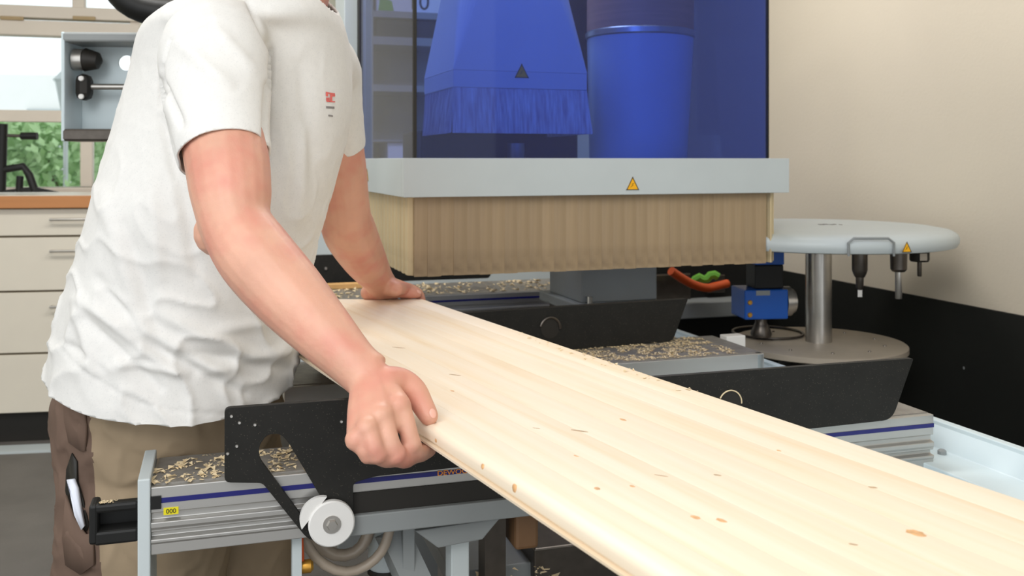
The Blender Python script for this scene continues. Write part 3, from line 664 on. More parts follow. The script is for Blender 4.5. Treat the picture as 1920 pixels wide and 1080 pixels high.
# extraction hood inside (square-to-round sheet metal with brush fringe)
Ih = local(hood)
def hp_(px, py, y):  # pixel to hood-local plane y
    o = Ih @ Vector((0, 0, ZC)); q = Ih @ P(px, py, 1.0); d = q-o; return o+d*((y-o.y)/d.y)
ex = empty('extraction_hood', (0, 0, 0), HY, 'white suction hood with bristle fringe behind the blue glass', 'suction hood')
ex.location = hood.location
ya = .20; yb = .52
c0 = hp_(850, 163, ya); c1 = hp_(1101, 163, ya); zt = c0.z; xL, xR = c0.x, c1.x
zb1 = hp_(850, 130, ya).z
def rim(mb, x0, x1, y0, y1, z0, z1, dx=.0): mb.box(x0, x1, y0, y1, z0, z1)
MB().box(xL, xR, ya, yb, zt, zb1).build('rim', M['hoodw'], ex, bevel=.002)
cxx = (xL+xR)/2+.0; cyy = (ya+yb)/2; rad = .125; zc = zb1+.46; N = 32
b = MB(); cor = [(xR, yb), (xL, yb), (xL, ya), (xR, ya)]
b.v += [(x, y, zb1) for x, y in cor]; b.v += [(cxx+.0+rad*math.cos(2*PI*k/N), cyy+rad*math.sin(2*PI*k/N), zc) for k in range(N)]
for q in range(4):
    for k in range(q*8, q*8+8): b.f.append((q, 4+k, 4+(k+1) % N))
    b.f.append((q, 4+(q*8+8) % N, (q+1) % 4))
b.build('cone', M['hoodw'], ex)
MB().lathe([(rad, zc), (rad, zc+.22)], (cxx, cyy, 0), 32).build('duct', M['hoodw'], ex, smooth=True)
# bristle fringe: thousands of fine strands
r = random.Random(4); b = MB(); zf0 = hp_(900, 250, ya).z
def bristles(x0, y0, x1, y1, ox, oy, n):
    for i in range(n):
        t = r.random(); x = x0+(x1-x0)*t; y = y0+(y1-y0)*t; fx = x+ox*(.6+.5*r.random())+(t-.5)*.012+r.gauss(0, .002); fy = y+oy*(.6+.5*r.random()); s = .0014
        b.add([(x-s, y, zt), (x+s, y, zt), (fx+s, fy, zf0+r.uniform(0, .006)), (fx-s, fy, zf0)], [(0, 1, 2, 3)])
bristles(xL, ya+.004, xR, ya+.004, .004, -.012, 1500); bristles(xL+.004, ya, xL+.004, yb, -.012, 0, 900); bristles(xR-.004, ya, xR-.004, yb, .014, 0, 900)
MB().box(xL+.006, xR-.006, ya+.012, ya+.02, zf0+.004, zt).box(xL+.006, xL+.014, ya+.02, yb, zf0+.004, zt).build('brush_core', M['brush'], ex)
bo = b.build('bristle_fringe', M['brush'], ex); bo['kind'] = 'stuff'
c = hp_(978, 146, ya); warning(ex, (c.x, ya-.001, c.z), 0, .040, label='warning triangle on the suction hood')
# black spindle block added behind the hood to give the dark interior
sp = empty('spindle_dark_block', hood.location, HY, 'dark spindle block added behind the suction hood for the dark interior', 'dark block')
MB().box(hp_(790, 270, .54).x, hp_(1085, 270, .54).x, .54, .8, bz0, .09).build('housing', M['black'], sp, bevel=.01)
MB().box(hp_(1050, 100, .54).x, hp_(1150, 100, .54).x, .54, .8, .09, .8).build('slide', M['black'], sp, bevel=.01)  # black upright shaped to fill the dark gap beside the cone
lc1 = hp_(968, 268, .5); MB().lathe([(.02, -.06), (.026, -.03), (.026, .02)], (lc1.x, .50, .03), 16).build('tool', M['steel'], sp, smooth=True)
# fat suction hose on the right
sh = empty('suction_hose', hood.location, HY, 'fat smooth suction pipe behind the blue glass', 'pipe')
hc = hp_(1196, 290, .36); hr = (hp_(1276, 290, .36).x-hp_(1112, 290, .36).x)/2; h2 = hp_(1200, 72, .36); hr2 = (hp_(1291, 72, .36).x-hp_(1112, 72, .36).x)/2
MB().tube([(hc.x-.01, .36, bz0), (hc.x, .36, 0), (h2.x, .36, h2.z)], [hr*.97, hr, hr2], 32).build('lower_pipe', M['hosew'], sh, smooth=True)
MB().tube([(h2.x, .36, h2.z+.008), (h2.x+.005, .36, h2.z+.6)], [hr2*1.0, hr2*1.02], 32).build('upper_pipe', M['hosed'], sh, smooth=True)
MB().lathe([(hr2+.001, h2.z-.004), (hr2+.005, h2.z), (hr2+.005, h2.z+.014), (hr2+.001, h2.z+.018)], (h2.x, .36, 0), 32).build('clamp_ring', M['steel'], sh, smooth=True)
# shelf rack inside the hood's left, seen through the side pane
rk = empty('tool_rack', (0, 0, 0), 0, 'grey shelf rack seen through the side pane', 'rack')
rq = P(700, 300, 4.9); rk.location = (rq.x, rq.y, 0); rk.rotation_euler = (0, 0, .3)
def rz_(py): return ZC-(py-300)/F*4.95
MB().box(-.12, 0, 0, .35, 0, 2.6).build('upright', M['midgrey'], rk); MB().box(.62, .66, 0, .35, 0, 2.6).build('upright', M['midgrey'], rk)
for y0, y1 in ((22, 34), (70, 85), (160, 172), (262, 266)): MB().box(0, .62, 0, .35, rz_(y1), rz_(y0)).build('shelf', M['midgrey'], rk)
MB().box(-.12, .66, .35, .37, 0, 2.6).build('back_panel', M['midgrey'], rk)
def rbox(name, m, x0, x1, y0, y1, lab, cat, gap=0):
    o = MB().box(x0, x1, .03, .3, rz_(y1), rz_(y0)).build(name, m, bevel=.003); o.location = rk.location; o.rotation_euler = rk.rotation_euler; tag(o, lab, cat); return o
rbox('dark_crate', M['black'], .02, .6, 36, 70, 'black crate on the second shelf behind the side pane', 'crate')
bx = rbox('storage_box', M['cardw'], .02, .4, -20, 22, 'white box with green and black print on the top shelf behind the side pane', 'box')
text('lettering', '10', .12, M['ink'], bx, (.24, .028, rz_(2)), (PI/2, 0, 0)); 
MB().prism([(.03, rz_(20)), (.11, rz_(20)), (.10, rz_(2)), (.04, rz_(-6))], .027, .03).build('green_mark', M['green'], bx)
rbox('storage_box', M['cardw'], .08, .6, 267, 300, 'plain white box low on the rack just above the band', 'box').location.z -= 0
wb = [o for o in COL.objects if o.name == 'storage_box.001'][0]
MB().box(0, .62, 0, .35, rz_(312), rz_(300)).build('shelf', M['midgrey'], rk)

# ------------------------------------------------------------------ tool carousel
cc = Vector((.942, 2.95)); car = empty('tool_carousel', (cc.x, cc.y, 0), 0, 'round tool changer with grey dome on a steel column by the wall', 'tool changer')
zl = ZC-.557
MB().lathe([(.250, zl-.022), (.258, zl-.018), (.258, zl-.003), (.254, zl)], seg=64).build('base_disc', M['disc'], car, smooth=True)
MB().lathe([(.12, 0), (.12, zl-.022)], seg=32).build('pedestal', M['ink'], car, smooth=True)
zt_ = ZC-.254
MB().lathe([(.039, zl), (.039, zt_)], seg=32).build('column', M['steel'], car, smooth=True)
MB().lathe([(.375, zt_), (.388, zt_+.003), (.394, zt_+.014), (.395, zt_+.026), (.389, zt_+.038), (.374, zt_+.047), (.34, zt_+.053), (.2, zt_+.058), (.0, zt_+.060)], seg=64).build('top_disc', M['grey'], car, smooth=True)
for k in range(10):
    a = k*.63+.2; MB().lathe([(.005, zl), (.004, zl+.003)], (.19*math.cos(a), .19*math.sin(a), 0), 8).build('screw', M['dsteel'], car)
def onrim(px, py, r=.3955):  # point on the rim facing the camera
    k = (px-960)/F; best = None
    for i in range(720):
        a = -PI+i*PI/720; x = cc.x+r*math.cos(a); y = cc.y+r*math.sin(a); e = abs(x/y-k)
        if best is None or e < best[0]: best = (e, a, x, y)
    return best[1], Vector((best[2]-cc.x, best[3]-cc.y, ZC-(py-300)/F*best[3]))
a1, p1 = onrim(1591, 480); a2_, p2 = onrim(1676, 480); _, p3 = onrim(1591, 447, .404); _, p4 = onrim(1676, 447, .404)
p1b = p1+(p3-p1)*.75; p2b = p2+(p4-p2)*.75
MB().tube([p1, p1b, p3+(p4-p3)*.12, p3+(p4-p3)*.5, p3+(p4-p3)*.88, p2b, p2], .0035, 8).build('handle', M['midgrey'], car, smooth=True)
a5, p5 = onrim(1700, 473, .3975); warning(car, p5, a5+PI/2, .030)
t_ = text('lettering', 'STOP', .022, M['ink'], car, (-.05, -.08, zt_+.0605), (0, 0, 0)); bpy.data.objects.remove(t_)
for k, (dx, s) in enumerate(((-.052, 1), (-.034, .9), (-.022, .6), (-.008, .5), (.006, .5))):
    MB().box(-.006*s, .007*s, -.014, .014*s, 0, .0006).build('print_mark', M['gprint'], car).location = (dx+.04, -.06+.012*(k % 2), zt_+.0598)
def tool(px, py0, kind, label):
    d = 2.66 if kind != 2 else 2.74
    q = P(px, py0, d); e = empty('tool_holder', (q.x, q.y, ZC-.2545), 0, label, 'cutting tool', None)
    if kind == 0:
        MB().lathe([(.024, -.003), (.024, 0)], (0, 0, 0), 20).lathe([(.013, -.07), (.017, -.062), (.021, -.05), (.021, -.003)], (0, 0, 0), 20).build('collet', M['dsteel'], e, smooth=True)
        MB().lathe([(.007, -.105), (.010, -.098), (.011, -.07)], (0, 0, 0), 12).build('shank', M['dsteel'], e, smooth=True)
        MB().box(-.006, .006, -.002, .002, -.125, -.095).build('cutter', M['steel'], e)
    elif kind == 1:
        MB().lathe([(.016, -.055), (.022, -.048), (.023, 0)], (0, 0, 0), 20).build('collet', M['dsteel'], e, smooth=True)
        MB().lathe([(.008, -.13), (.009, -.128), (.010, -.055)], (0, 0, 0), 12).build('cutter', M['steel'], e, smooth=True)
    else:
        MB().lathe([(.024, -.035), (.027, -.03), (.027, -.006), (.024, 0)], (0, 0, 0), 20).build('collet', M['ink'], e, smooth=True)
        MB().box(-.010, .010, -.028, -.024, -.03, -.01).build('key_block', M['disc'], e)
        MB().lathe([(.005, -.078), (.0065, -.074), (.0065, -.035)], (0, 0, 0), 12).build('cutter', M['dsteel'], e, smooth=True)
tool(1612, 480, 0, 'leftmost router bit hanging under the grey dome, below the handle')
tool(1685, 480, 1, 'middle, longest router bit hanging under the warning triangle')
tool(1724, 476, 2, 'rightmost short dark tool under the dome edge')
# blue drilling unit
du = empty('drilling_unit', (P(1434, 570, 2.90).x, 2.90, 0), .12, 'blue angular drilling unit beside the steel column', 'drilling unit')
z_ = lambda py, d=2.90: ZC-(py-300)/F*d
MB().box(-.070, .066, -.02, .10, z_(597), z_(542)).build('body', M['blue'], du, bevel=.004)
MB().box(-.03, .06, .0, .08, z_(542), z_(497)).build('motor', M['black'], du, bevel=.004)
MB().box(-.03, .062, .0, .08, z_(497), ZC-.2545).build('top_block', M['blue'], du, bevel=.003)
MB().box(-.035, .008, -.0212, -.02, z_(552), z_(543)).build('type_plate', M['midgrey'], du)
for py in (565, 588): MB().lathe([(.006, -.023), (.008, -.02)], (-.054, 0, z_(py)), 12, 'y').build('screw', M['brass'], du)
MB().lathe([(.03, .066), (.045, .070), (.045, .09), (.036, .09), (.036, .102)], (0, .03, z_(568)), 24, 'x').build('flange', M['steel'], du, smooth=True)
MB().lathe([(.03, z_(634)), (.032, z_(628)), (.022, z_(612)), (.018, z_(608)), (.018, z_(597))], (0, .03, 0), 20).build('chuck', M['dsteel'], du, smooth=True)
rg = [(cc.x*0+0.11*math.cos(2*PI*k/40), .11*math.sin(2*PI*k/40), 0) for k in range(41)]
ro = tag(MB().tube(rg, .004, 8).build('guard_ring', M['dsteel'], smooth=True), 'steel guard ring on the lower disc around the drilling unit foot', 'ring'); ro.location = (.82, 3.08, zl+.004)

# ------------------------------------------------------------------ grey control head and black arm behind the worker
ch = empty('control_box', (0, 0, 0), .06, 'open grey machine box with chuck and rod behind the worker\'s back', 'machine box')
cd = 2.75; q = P(122, 265, cd); ch.location = (q.x, q.y, q.z)
kx = cd/F
W, H = 175*kx, 203*kx
MB().box(0, W, .10, .108, .02, H-.02).build('back_plate', M['midgrey'], ch)
# plate hole: bright disc seen through is daylight, so cut it
bk = [o for o in ch.children][0]; bpy.data.objects.remove(bk)
def holed(x0, x1, z0, z1, cx, cz, r, y, th):
    bm = bmesh.new(); vs = [bm.verts.new(p) for p in ((x0, y, z0), (x1, y, z0), (x1, y, z1), (x0, y, z1))]; es = [bm.edges.new((vs[i], vs[(i+1) % 4])) for i in range(4)]
    hs = [bm.verts.new((cx+r*math.cos(2*PI*k/24), y, cz+r*math.sin(2*PI*k/24))) for k in range(24)]; es += [bm.edges.new((hs[i], hs[(i+1) % 24])) for i in range(24)]
    bmesh.ops.triangle_fill(bm, use_beauty=True, edges=es); rr_ = bmesh.ops.extrude_face_region(bm, geom=bm.faces[:])
    for v in [g for g in rr_['geom'] if isinstance(g, bmesh.types.BMVert)]: v.co.y += th
    bmesh.ops.recalc_face_normals(bm, faces=bm.faces); me = bpy.data.meshes.new('back_plate'); bm.to_mesh(me); bm.free(); me.materials.append(M['rail'])
    o = bpy.data.objects.new('back_plate', me); COL.objects.link(o); return o
bp_ = holed(0, W, .02, H-.02, 90*kx, (265-116)*kx+.008, 15*kx, .10, .008); bp_.parent = ch
MB().box(0, .010, -.03, .10, .0, H).build('side_plate', M['rail'], ch, bevel=.003)
MB().box(0, W, -.03, .108, 0, .035).build('bottom_rail', M['dsteel'], ch, bevel=.006)
MB().box(0, W, -.03, .108, H-.028, H).build('top_rail', M['midgrey'], ch, bevel=.006)
MB().tube([(10*kx, .03, 155*kx), (28*kx, .03, 155*kx)], .032, 20).build('collar', M['steel'], ch, smooth=True)
MB().tube([(28*kx, .03, 155*kx), (30*kx, .03, 155*kx), (54*kx, .03, 153*kx), (60*kx, .03, 152*kx)], [.030, .034, .024, .008], 20).build('chuck', M['ink'], ch, smooth=True)
MB().box(14*kx, 42*kx, .0, .06, 78*kx, 128*kx).build('clamp_block', M['ink'], ch, bevel=.02)
for dz in (84, 118): MB().lathe([(.007, -.006), (.008, 0)], (30*kx, 0, dz*kx), 12, 'y').build('bolt', M['white'], ch)
MB().tube([(42*kx, .03, 104*kx), (W, .03, 104*kx)], .009, 12).build('rod', M['steel'], ch, smooth=True)
MB().box(W-.04, W+.30, .02, .08, .06, .12).build('bracket', M['grey'], ch)
MB().box(W+.24, W+.30, .0, .08, -q.z, H+.2).build('stand_post', M['grey'], ch)
# black curved arm at the top
am = empty('lamp_arm', (0, 0, 0), 0, 'black curved lamp head above the grey box', 'lamp')
am.location = P(240, 0, 2.6)
L = am.location
lp = [P(205, -85, 2.6), P(212, -38, 2.6), P(226, -8, 2.6), P(250, 12, 2.6), P(290, 25, 2.6), P(350, 27, 2.62), P(430, 30, 2.64), P(470, -30, 2.66)]
MB().tube([p-L for p in lp], [(.045, .04)]*8, 12).build('shade_rim', M['black'], am, smooth=True, sub=1)
MB().tube([P(330, 40, 2.62)-L, P(340, -200, 2.7)-L, (.35, .1, HC-L.z)], .015, 8).build('hanger', M['black'], am)

# ------------------------------------------------------------------ the worker
def cr_(a, b, c, d, t): return .5*((2*b)+(-a+c)*t+(2*a-5*b+4*c-d)*t*t+(-a+3*b-3*c+d)*t*t*t)
def spline(pts, rad, n=6):
    pts = [Vector(p) for p in pts]; rad = [r if hasattr(r, '__len__') else (r, r) for r in rad]; P_, R_ = [], []
    for i in range(len(pts)-1):
        a, b, c, d = pts[max(i-1, 0)], pts[i], pts[i+1], pts[min(i+2, len(pts)-1)]; ra, rb, rc__, rd = rad[max(i-1, 0)], rad[i], rad[i+1], rad[min(i+2, len(pts)-1)]
        for k in range(n):
            t = k/n; P_.append(cr_(a, b, c, d, t)); R_.append(tuple(max(.001, cr_(ra[j], rb[j], rc__[j], rd[j], t)) for j in (0, 1)))
    P_.append(pts[-1]); R_.append(rad[-1]); return P_, R_
def limb(mb, pts, rad, n=5, seg=20, balls=True):
    a, r = spline(pts, rad, n); mb.tube(a, r, seg)
    if balls:
        mb.ball(a[0], min(r[0])*.98, 16); mb.ball(a[-1], min(r[-1])*.98, 16)
def rings(mb, rs, seg=40, ex=2.3, n=4):   # rs: (cx, cy, cz, a, b, tiltx, tilty, yaw)
    k0 = len(mb.v); m = 0
    for i in range(len(rs)-1):
        for s in range(n if i < len(rs)-2 else n+1):
            t = s/n; g = [cr_(rs[max(i-1, 0)][j], rs[i][j], rs[i+1][j], rs[min(i+2, len(rs)-1)][j], t) for j in range(8)]
            cx, cy, cz, A, B, tx, ty, yw = g; m += 1
            for j in range(seg):
                an = 2*PI*j/seg; c, s_ = math.cos(an), math.sin(an)
                x = A*math.copysign(abs(c)**(2/ex), c); y = B*math.copysign(abs(s_)**(2/ex), s_)
                X = x*math.cos(yw)-y*math.sin(yw); Y = x*math.sin(yw)+y*math.cos(yw); mb.v.append((cx+X, cy+Y, cz+tx*X+ty*Y))
    for i in range(m-1):
        for j in range(seg): mb.f.append((k0+i*seg+j, k0+i*seg+(j+1) % seg, k0+(i+1)*seg+(j+1) % seg, k0+(i+1)*seg+j))
    mb.f.append(tuple(k0+j for j in range(seg))[::-1]); mb.f.append(tuple(k0+(m-1)*seg+j for j in range(seg)))
def remesh(mb, name, voxel, smooth_it=6, fac=.5):
    o = mb.build(name+'_src', M['skin']); md = o.modifiers.new('r', 'REMESH'); md.mode = 'VOXEL'; md.voxel_size = voxel; md.use_smooth_shade = True
    if smooth_it: s = o.modifiers.new('s', 'SMOOTH'); s.iterations = smooth_it; s.factor = fac
    bpy.context.view_layer.update(); dg = bpy.context.evaluated_depsgraph_get()
    me = bpy.data.meshes.new_from_object(o.evaluated_get(dg)); old = o.data; bpy.data.objects.remove(o); bpy.data.meshes.remove(old)
    me.name = name; me.materials.clear(); return me

# joints
SR = P(398, 112, 1.40); ER = P(442, 428, 1.29); WRr = P(690, 702, 1.175)
SL = P(605, 135, 1.76); EL = P(648, 405, 1.93); WLl = P(708, 515, 2.16)
NB = P(520, -20, 1.62)
body = MB()
# right arm
limb(body, [SR+Vector((-.01, .03, .0)), SR+Vector((0, 0, -.05)), P(424, 290, 1.34), P(433, 360, 1.305), P(443, 420, 1.285), P(478, 478, 1.265), P(540, 550, 1.235), P(612, 628, 1.205), P(664, 682, 1.182), P(692, 706, 1.172)],
     [.050, .056, .0575, .054, .0475, .0505, .0475, .038, .0305, (.031, .026)])
body.ball(P(409, 436, 1.30), .033, 14)
# left arm
limb(body, [SL, P(622, 230, 1.82), P(638, 310, 1.87), P(648, 400, 1.93), P(655, 432, 1.98), P(680, 480, 2.08), P(706, 520, 2.17), P(716, 533, 2.20)],
     [.055, .054, .050, .050, .055, .049, .037, .034])
# torso core, neck, head
limb(body, [P(330, 700, 1.66), P(350, 600, 1.65), P(410, 400, 1.64), P(450, 200, 1.645), P(480, 80, 1.63)], [(.09, .09), (.11, .11), (.12, .11), (.115, .11), (.085, .085)], balls=False)
limb(body, [P(480, 80, 1.60), P(536, 4, 1.605), P(558, -60, 1.61), P(560, -130, 1.615)], [.085, .068, .060, .057])
limb(body, [P(480, 60, 1.62), P(405, 95, 1.45)], [.06, .05]); limb(body, [P(480, 60, 1.62), P(590, 110, 1.73)], [.06, .045])
HCn = P(572, -215, 1.615)
fdir = Vector((.93, -.2, -.28)).normalized(); upv = (Vector((0, 0, 1))-fdir*fdir.z).normalized(); sdv = fdir.cross(upv)
def hpt(f, s, u): return HCn+fdir*f+sdv*s+upv*u
def obl(c, rf, rs, ru, mb, seg=24):
    k = len(mb.v); t = MB().ball((0, 0, 0), 1, seg)
    mb.add([c+fdir*v[0]*rf+sdv*v[1]*rs+upv*v[2]*ru for v in t.v], t.f)
obl(hpt(-.01, 0, .02), .098, .076, .105, body); obl(hpt(.03, 0, -.05), .062, .058, .075, body); obl(hpt(.058, 0, -.095), .028, .028, .022, body)
limb(body, [hpt(.088, 0, .012), hpt(.108, 0, -.022), hpt(.092, 0, -.035)], [.009, .014, .009])
for s in (-1, 1):
    obl(hpt(-.005, s*.076, -.012), .018, .007, .032, body, 14); obl(hpt(.080, s*.032, .006), .012, .014, .010, body, 12)
obl(hpt(.09, 0, -.062), .009, .024, .006, body, 12); obl(hpt(.088, 0, -.073), .009, .02, .006, body, 12)
# legs inside the trousers (thin), feet
NL = [P(290, 800, 1.66), P(285, 1060, 1.68)]
HN = Vector((-.63, 1.665, .86)); HF = Vector((-.53, 1.80, .86))
KN = Vector((-.64, 1.665, .50)); KF = Vector((-.50, 1.80, .50)); AN = Vector((-.68, 1.67, .10)); AF = Vector((-.50, 1.81, .10))
for h_, k_, a_ in ((HN, KN, AN), (HF, KF, AF)):
    limb(body, [h_, (h_+k_)/2, k_, (k_+a_)/2, a_], [.078, .07, .055, .05, .036]); limb(body, [a_+Vector((-.03, 0, -.05)), a_+Vector((.15, 0, -.06))], [.035, .028])
# right hand: wrapped round the board edge
def V(px, py, d): return P(px, py, d)
wr = V(692, 706, 1.172)
mI, mM, mR, mP = V(749, 762, 1.142), V(716, 782, 1.118), V(690, 806, 1.100), V(670, 826, 1.098)
for mc, ra in ((mI, .0165), (mM, .0165), (mR, .0155), (mP, .0145)):
    base = wr+(mc-wr)*.08; limb(body, [base, wr+(mc-wr)*.55, mc], [.021, .0185, ra-.0015], seg=14)
pc = (wr+mI+mM+mR+mP)/5; limb(body, [wr, pc+Vector((.004, .012, .0)), (mM+mR)/2+Vector((0, .012, 0))], [(.028, .024), (.033, .02), (.026, .014)])
zf = ZB-TH-.0115
def under(x, y): return Vector((x, y, zf))
fing = [
    [mI, V(764, 800, 1.130), V(771, 832, 1.128), V(784, 852, 1.140), under(-.101, 1.178)],
    [mM, V(731, 825, 1.103), V(742, 851, 1.105), V(762, 862, 1.125), under(-.113, 1.18)],
    [mR, V(700, 832, 1.088), V(708, 850, 1.092), V(733, 862, 1.115), under(-.124, 1.18)],
    [mP, V(681, 842, 1.092), V(690, 852, 1.096), V(710, 856, 1.115), under(-.136, 1.18)]]
frad = [[.0142, .0108, .0118, .0100, .0088], [.0145, .0110, .0120, .0100, .0088], [.0136, .0104, .0114, .0095, .0085], [.0125, .0094, .0100, .0088, .0075]]
for f_, r_ in zip(fing, frad):
    limb(body, f_, r_, n=4, seg=12)
    body.ball(f_[0]+Vector((-.001, -.003, .002)), r_[0]*1.08, 12); body.ball(f_[2]+Vector((0, -.001, 0)), r_[2]*1.1, 12)
zt2 = ZB+.0125
def over(px, py, h): z = ZB+h; return G(px, py, z)
th0 = V(722, 718, 1.168); th1 = over(772, 728, .022); th2 = over(792, 757, .0165); th3 = over(806, 782, .0115)
limb(body, [th0, V(752, 716, 1.182), V(777, 731, 1.182), V(791, 757, 1.178), V(804, 780, 1.170)], [.021, .0175, .0150, .0142, .0122], n=4, seg=14)
# left hand on the far corner
wl_ = V(716, 533, 2.20); zc2 = ZB+.004
def on(px, py, h): return G(px, py, ZB+h)
kn = [(744, 540, .030, .020), (742, 536, .030, .020), (738, 532, .030, .019), (732, 530, .030, .018)]
lhk = [on(742, 541, .032), on(736, 537, .036), on(728, 533, .036), on(718, 531, .034)]
limb(body, [wl_, V(705, 540, 2.22), on(690, 548, .016)], [.034, .032, .016]); limb(body, [wl_, on(728, 539, .022)], [.034, .026])
for k, b_ in enumerate(lhk): limb(body, [wl_, wl_+(b_-wl_)*.55, b_], [.026, .022, .018], seg=12)
far = [Vector((RC.x, RC.y, ZB))]
for k in range(4):
    b_ = lhk[k]; tip = on(790-k*7, 550-k*2, .006) 
    e0 = on(762-k*7, 541-k*2, .024); tip2 = Vector((RC.x-.006-.03*k, RC.y+.024, ZB-.012))
    limb(body, [b_, e0, Vector((RC.x-.016-.034*k, RC.y+.022, ZB+.010)), tip2], [.0165, .0145, .0125, .0095], n=4, seg=12)
limb(body, [on(690, 549, .014), on(722, 548, .017), on(752, 547, .018), on(774, 550, .013), on(784, 552, .010)], [.018, .0165, .014, .0125, .009], n=4, seg=12)
bme = remesh(body, 'person', .0028, 3, .5)
bo_ = bpy.data.objects.new('person', bme); COL.objects.link(bo_); bme.materials.append(M['skin'])
# origin at the floor between the feet
org = Vector((-.6, 1.73, 0)); bme.transform(Matrix.Translation(-org)); bo_.location = org
tag(bo_, 'person in grey T-shirt and khaki work trousers leaning over the board and gripping it', 'person')
person = bo_
def mk_child(me, name, m):
    me.transform(Matrix.Translation(-org)); o = bpy.data.objects.new(name, me); COL.objects.link(o); o.parent = person; me.materials.append(m); return o
def child(mb, name, m, **k):
    mb.v = [tuple(Vector(v)-org) for v in mb.v]; return mb.build(name, m, person, **k)
# nails
def nail(c, n, t, a, b_):
    n = n.normalized(); t = (t-n*t.dot(n)).normalized(); s = n.cross(t); mb = MB(); k = MB().ball((0, 0, 0), 1, 12)
    mb.add([c+t*v[0]*a+s*v[1]*b_+n*v[2]*.0012 for v in k.v], k.f); child(mb, 'nail', M['nail'], smooth=True)
M['nail'] = mat('fingernail', (232, 178, 160), .3, var=.03)
from mathutils.bvhtree import BVHTree
bb_ = BVHTree.FromPolygons([v.co.copy() for v in bme.vertices], [tuple(p.vertices) for p in bme.polygons])
def nail_at(px, py, t, a, b_):
    o = Vector((0, 0, ZC))-org; h_ = bb_.ray_cast(o, (P(px, py, 1.0)-Vector((0, 0, ZC))).normalized())
    if h_[0] is not None: nail(h_[0]+org-h_[1]*.0004, h_[1], t, a, b_)
nail_at(812, 775, V(805, 781, 1.168)-V(791, 757, 1.178), .006, .0048)
nail_at(786, 547, Vector((1, 0, 0)), .007, .005)
# hair, eyes
hb = MB(); obl(hpt(-.018, 0, .035), .100, .081, .104, hb); hm = hb
child(hb, 'hair', M['hair'], smooth=True)
eb = MB(); [obl(hpt(.083, s*.032, .006), .011, .012, .011, eb, 12) for s in (-1, 1)]; child(eb, 'eyes', M['white'], smooth=True)
eb = MB(); [obl(hpt(.0925, s*.032, .005), .003, .005, .005, eb, 12) for s in (-1, 1)]; child(eb, 'irises', M['hair'], smooth=True)
for a_ in (AN, AF):
    sb = MB(); limb(sb, [a_+Vector((-.045, 0, -.045)), a_+Vector((.04, 0, -.045)), a_+Vector((.17, 0, -.055))], [(.05, .052), (.05, .05), (.045, .04)]); child(sb, 'shoe', M['shoe'], smooth=True)

# T-shirt
sh_ = MB()
def R(L_, R__, y, d, b_, ty=0, tx=0, yw=0):  # ring from silhouette pixels
    cxp = (L_+R__)/2; c = P(cxp, y, d); return (c.x, c.y, c.z, (R__-L_)/2/F*d, b_, tx, ty, yw)
yw = -.0
rings(sh_, [R(470, 575, -58, 1.61, .055, -.0), R(408, 600, -30, 1.605, .095, .15), R(315, 622, 10, 1.60, .155, .22), R(274, 646, 60, 1.63, .165, .1), R(258, 656, 130, 1.645, .168, .05), R(236, 655, 210, 1.645, .172), R(212, 636, 300, 1.635, .18),
            R(184, 606, 400, 1.62, .185, -.02), R(153, 582, 500, 1.63, .187, .0), R(131, 563, 575, 1.635, .19, .08), R(119, 553, 645, 1.64, .193, .16), R(120, 552, 690, 1.64, .195, .20), R(128, 548, 722, 1.64, .193, .22), R(132, 546, 745, 1.64, .19, .22)], seg=56, ex=2.15)
# right sleeve: tube following the upper arm
SH = P(422, 300, 1.335)
sl_r = MB(); 
limb(sh_, [P(440, 70, 1.52), P(405, 92, 1.43), P(405, 170, 1.395), P(412, 240, 1.365), P(421, 298, 1.338)], [.055, .078, .078, .070, (.0635, .0635)], seg=28, balls=False)
limb(sh_, [P(585, 110, 1.68), P(612, 140, 1.77), P(625, 200, 1.80), P(642, 278, 1.85)], [.07, .065, .055, .047], seg=24, balls=False)
me = remesh(sh_, 'tshirt', .0045, 10, .6)
# folds: displacement along the normal, written as ridges in real space
bm = bmesh.new(); bm.from_mesh(me); bm.normal_update()
def pxof(v): return (960+v.x/v.y*F, 300-(v.z-ZC)/v.y*F)
FOLDS = [ # x0,y0,x1,y1,width px,amp mm  (mapped from the picture onto the near side of the cloth)
    (465, 5, 508, 95, 4, -5), (508, 95, 505, 165, 4, -7), (500, 160, 498, 300, 6, -5), (318, 75, 302, 125, 3, -2.5), (400, 33, 318, 75, 3, -2),
    (302, 125, 300, 200, 4, -5), (300, 150, 340, 235, 7, -5), (335, 80, 430, 160, 14, 3), (410, 60, 490, 150, 12, 2.5), (300, 220, 330, 330, 8, -4),
    (190, 360, 250, 560, 16, 3), (230, 420, 300, 640, 14, -3), (150, 560, 330, 700, 10, 4), (160, 600, 300, 730, 9, -4), (240, 600, 420, 700, 12, 4.5), (260, 640, 460, 740, 10, -4),
    (300, 590, 500, 680, 13, 4), (330, 660, 540, 690, 11, -4), (380, 700, 550, 650, 12, 3.5), (140, 560, 180, 700, 10, 3.5), (180, 520, 260, 620, 10, -3.5), (400, 620, 540, 600, 12, 3),
    (280, 330, 300, 520, 16, 3), (340, 340, 370, 520, 14, -3), (520, 190, 540, 330, 14, 2.5), (560, 120, 600, 380, 14, -2.5), (570, 240, 560, 420, 12, 3), (430, 480, 520, 640, 14, -3), (220, 680, 350, 700, 8, 3.5), (120, 640, 200, 690, 8, -3)]
HEM = [(110, 640), (135, 672), (200, 722), (255, 752), (320, 770), (420, 778), (500, 762), (556, 725)]; SHM = [(338, 300), (360, 284), (395, 268), (430, 263), (470, 272), (506, 296)]
FOLDS += [(*a_, *b_, 3, -1.3) for L_ in (HEM, SHM) for a_, b_ in zip(L_, L_[1:])]
FA = 1.9; bm2 = []
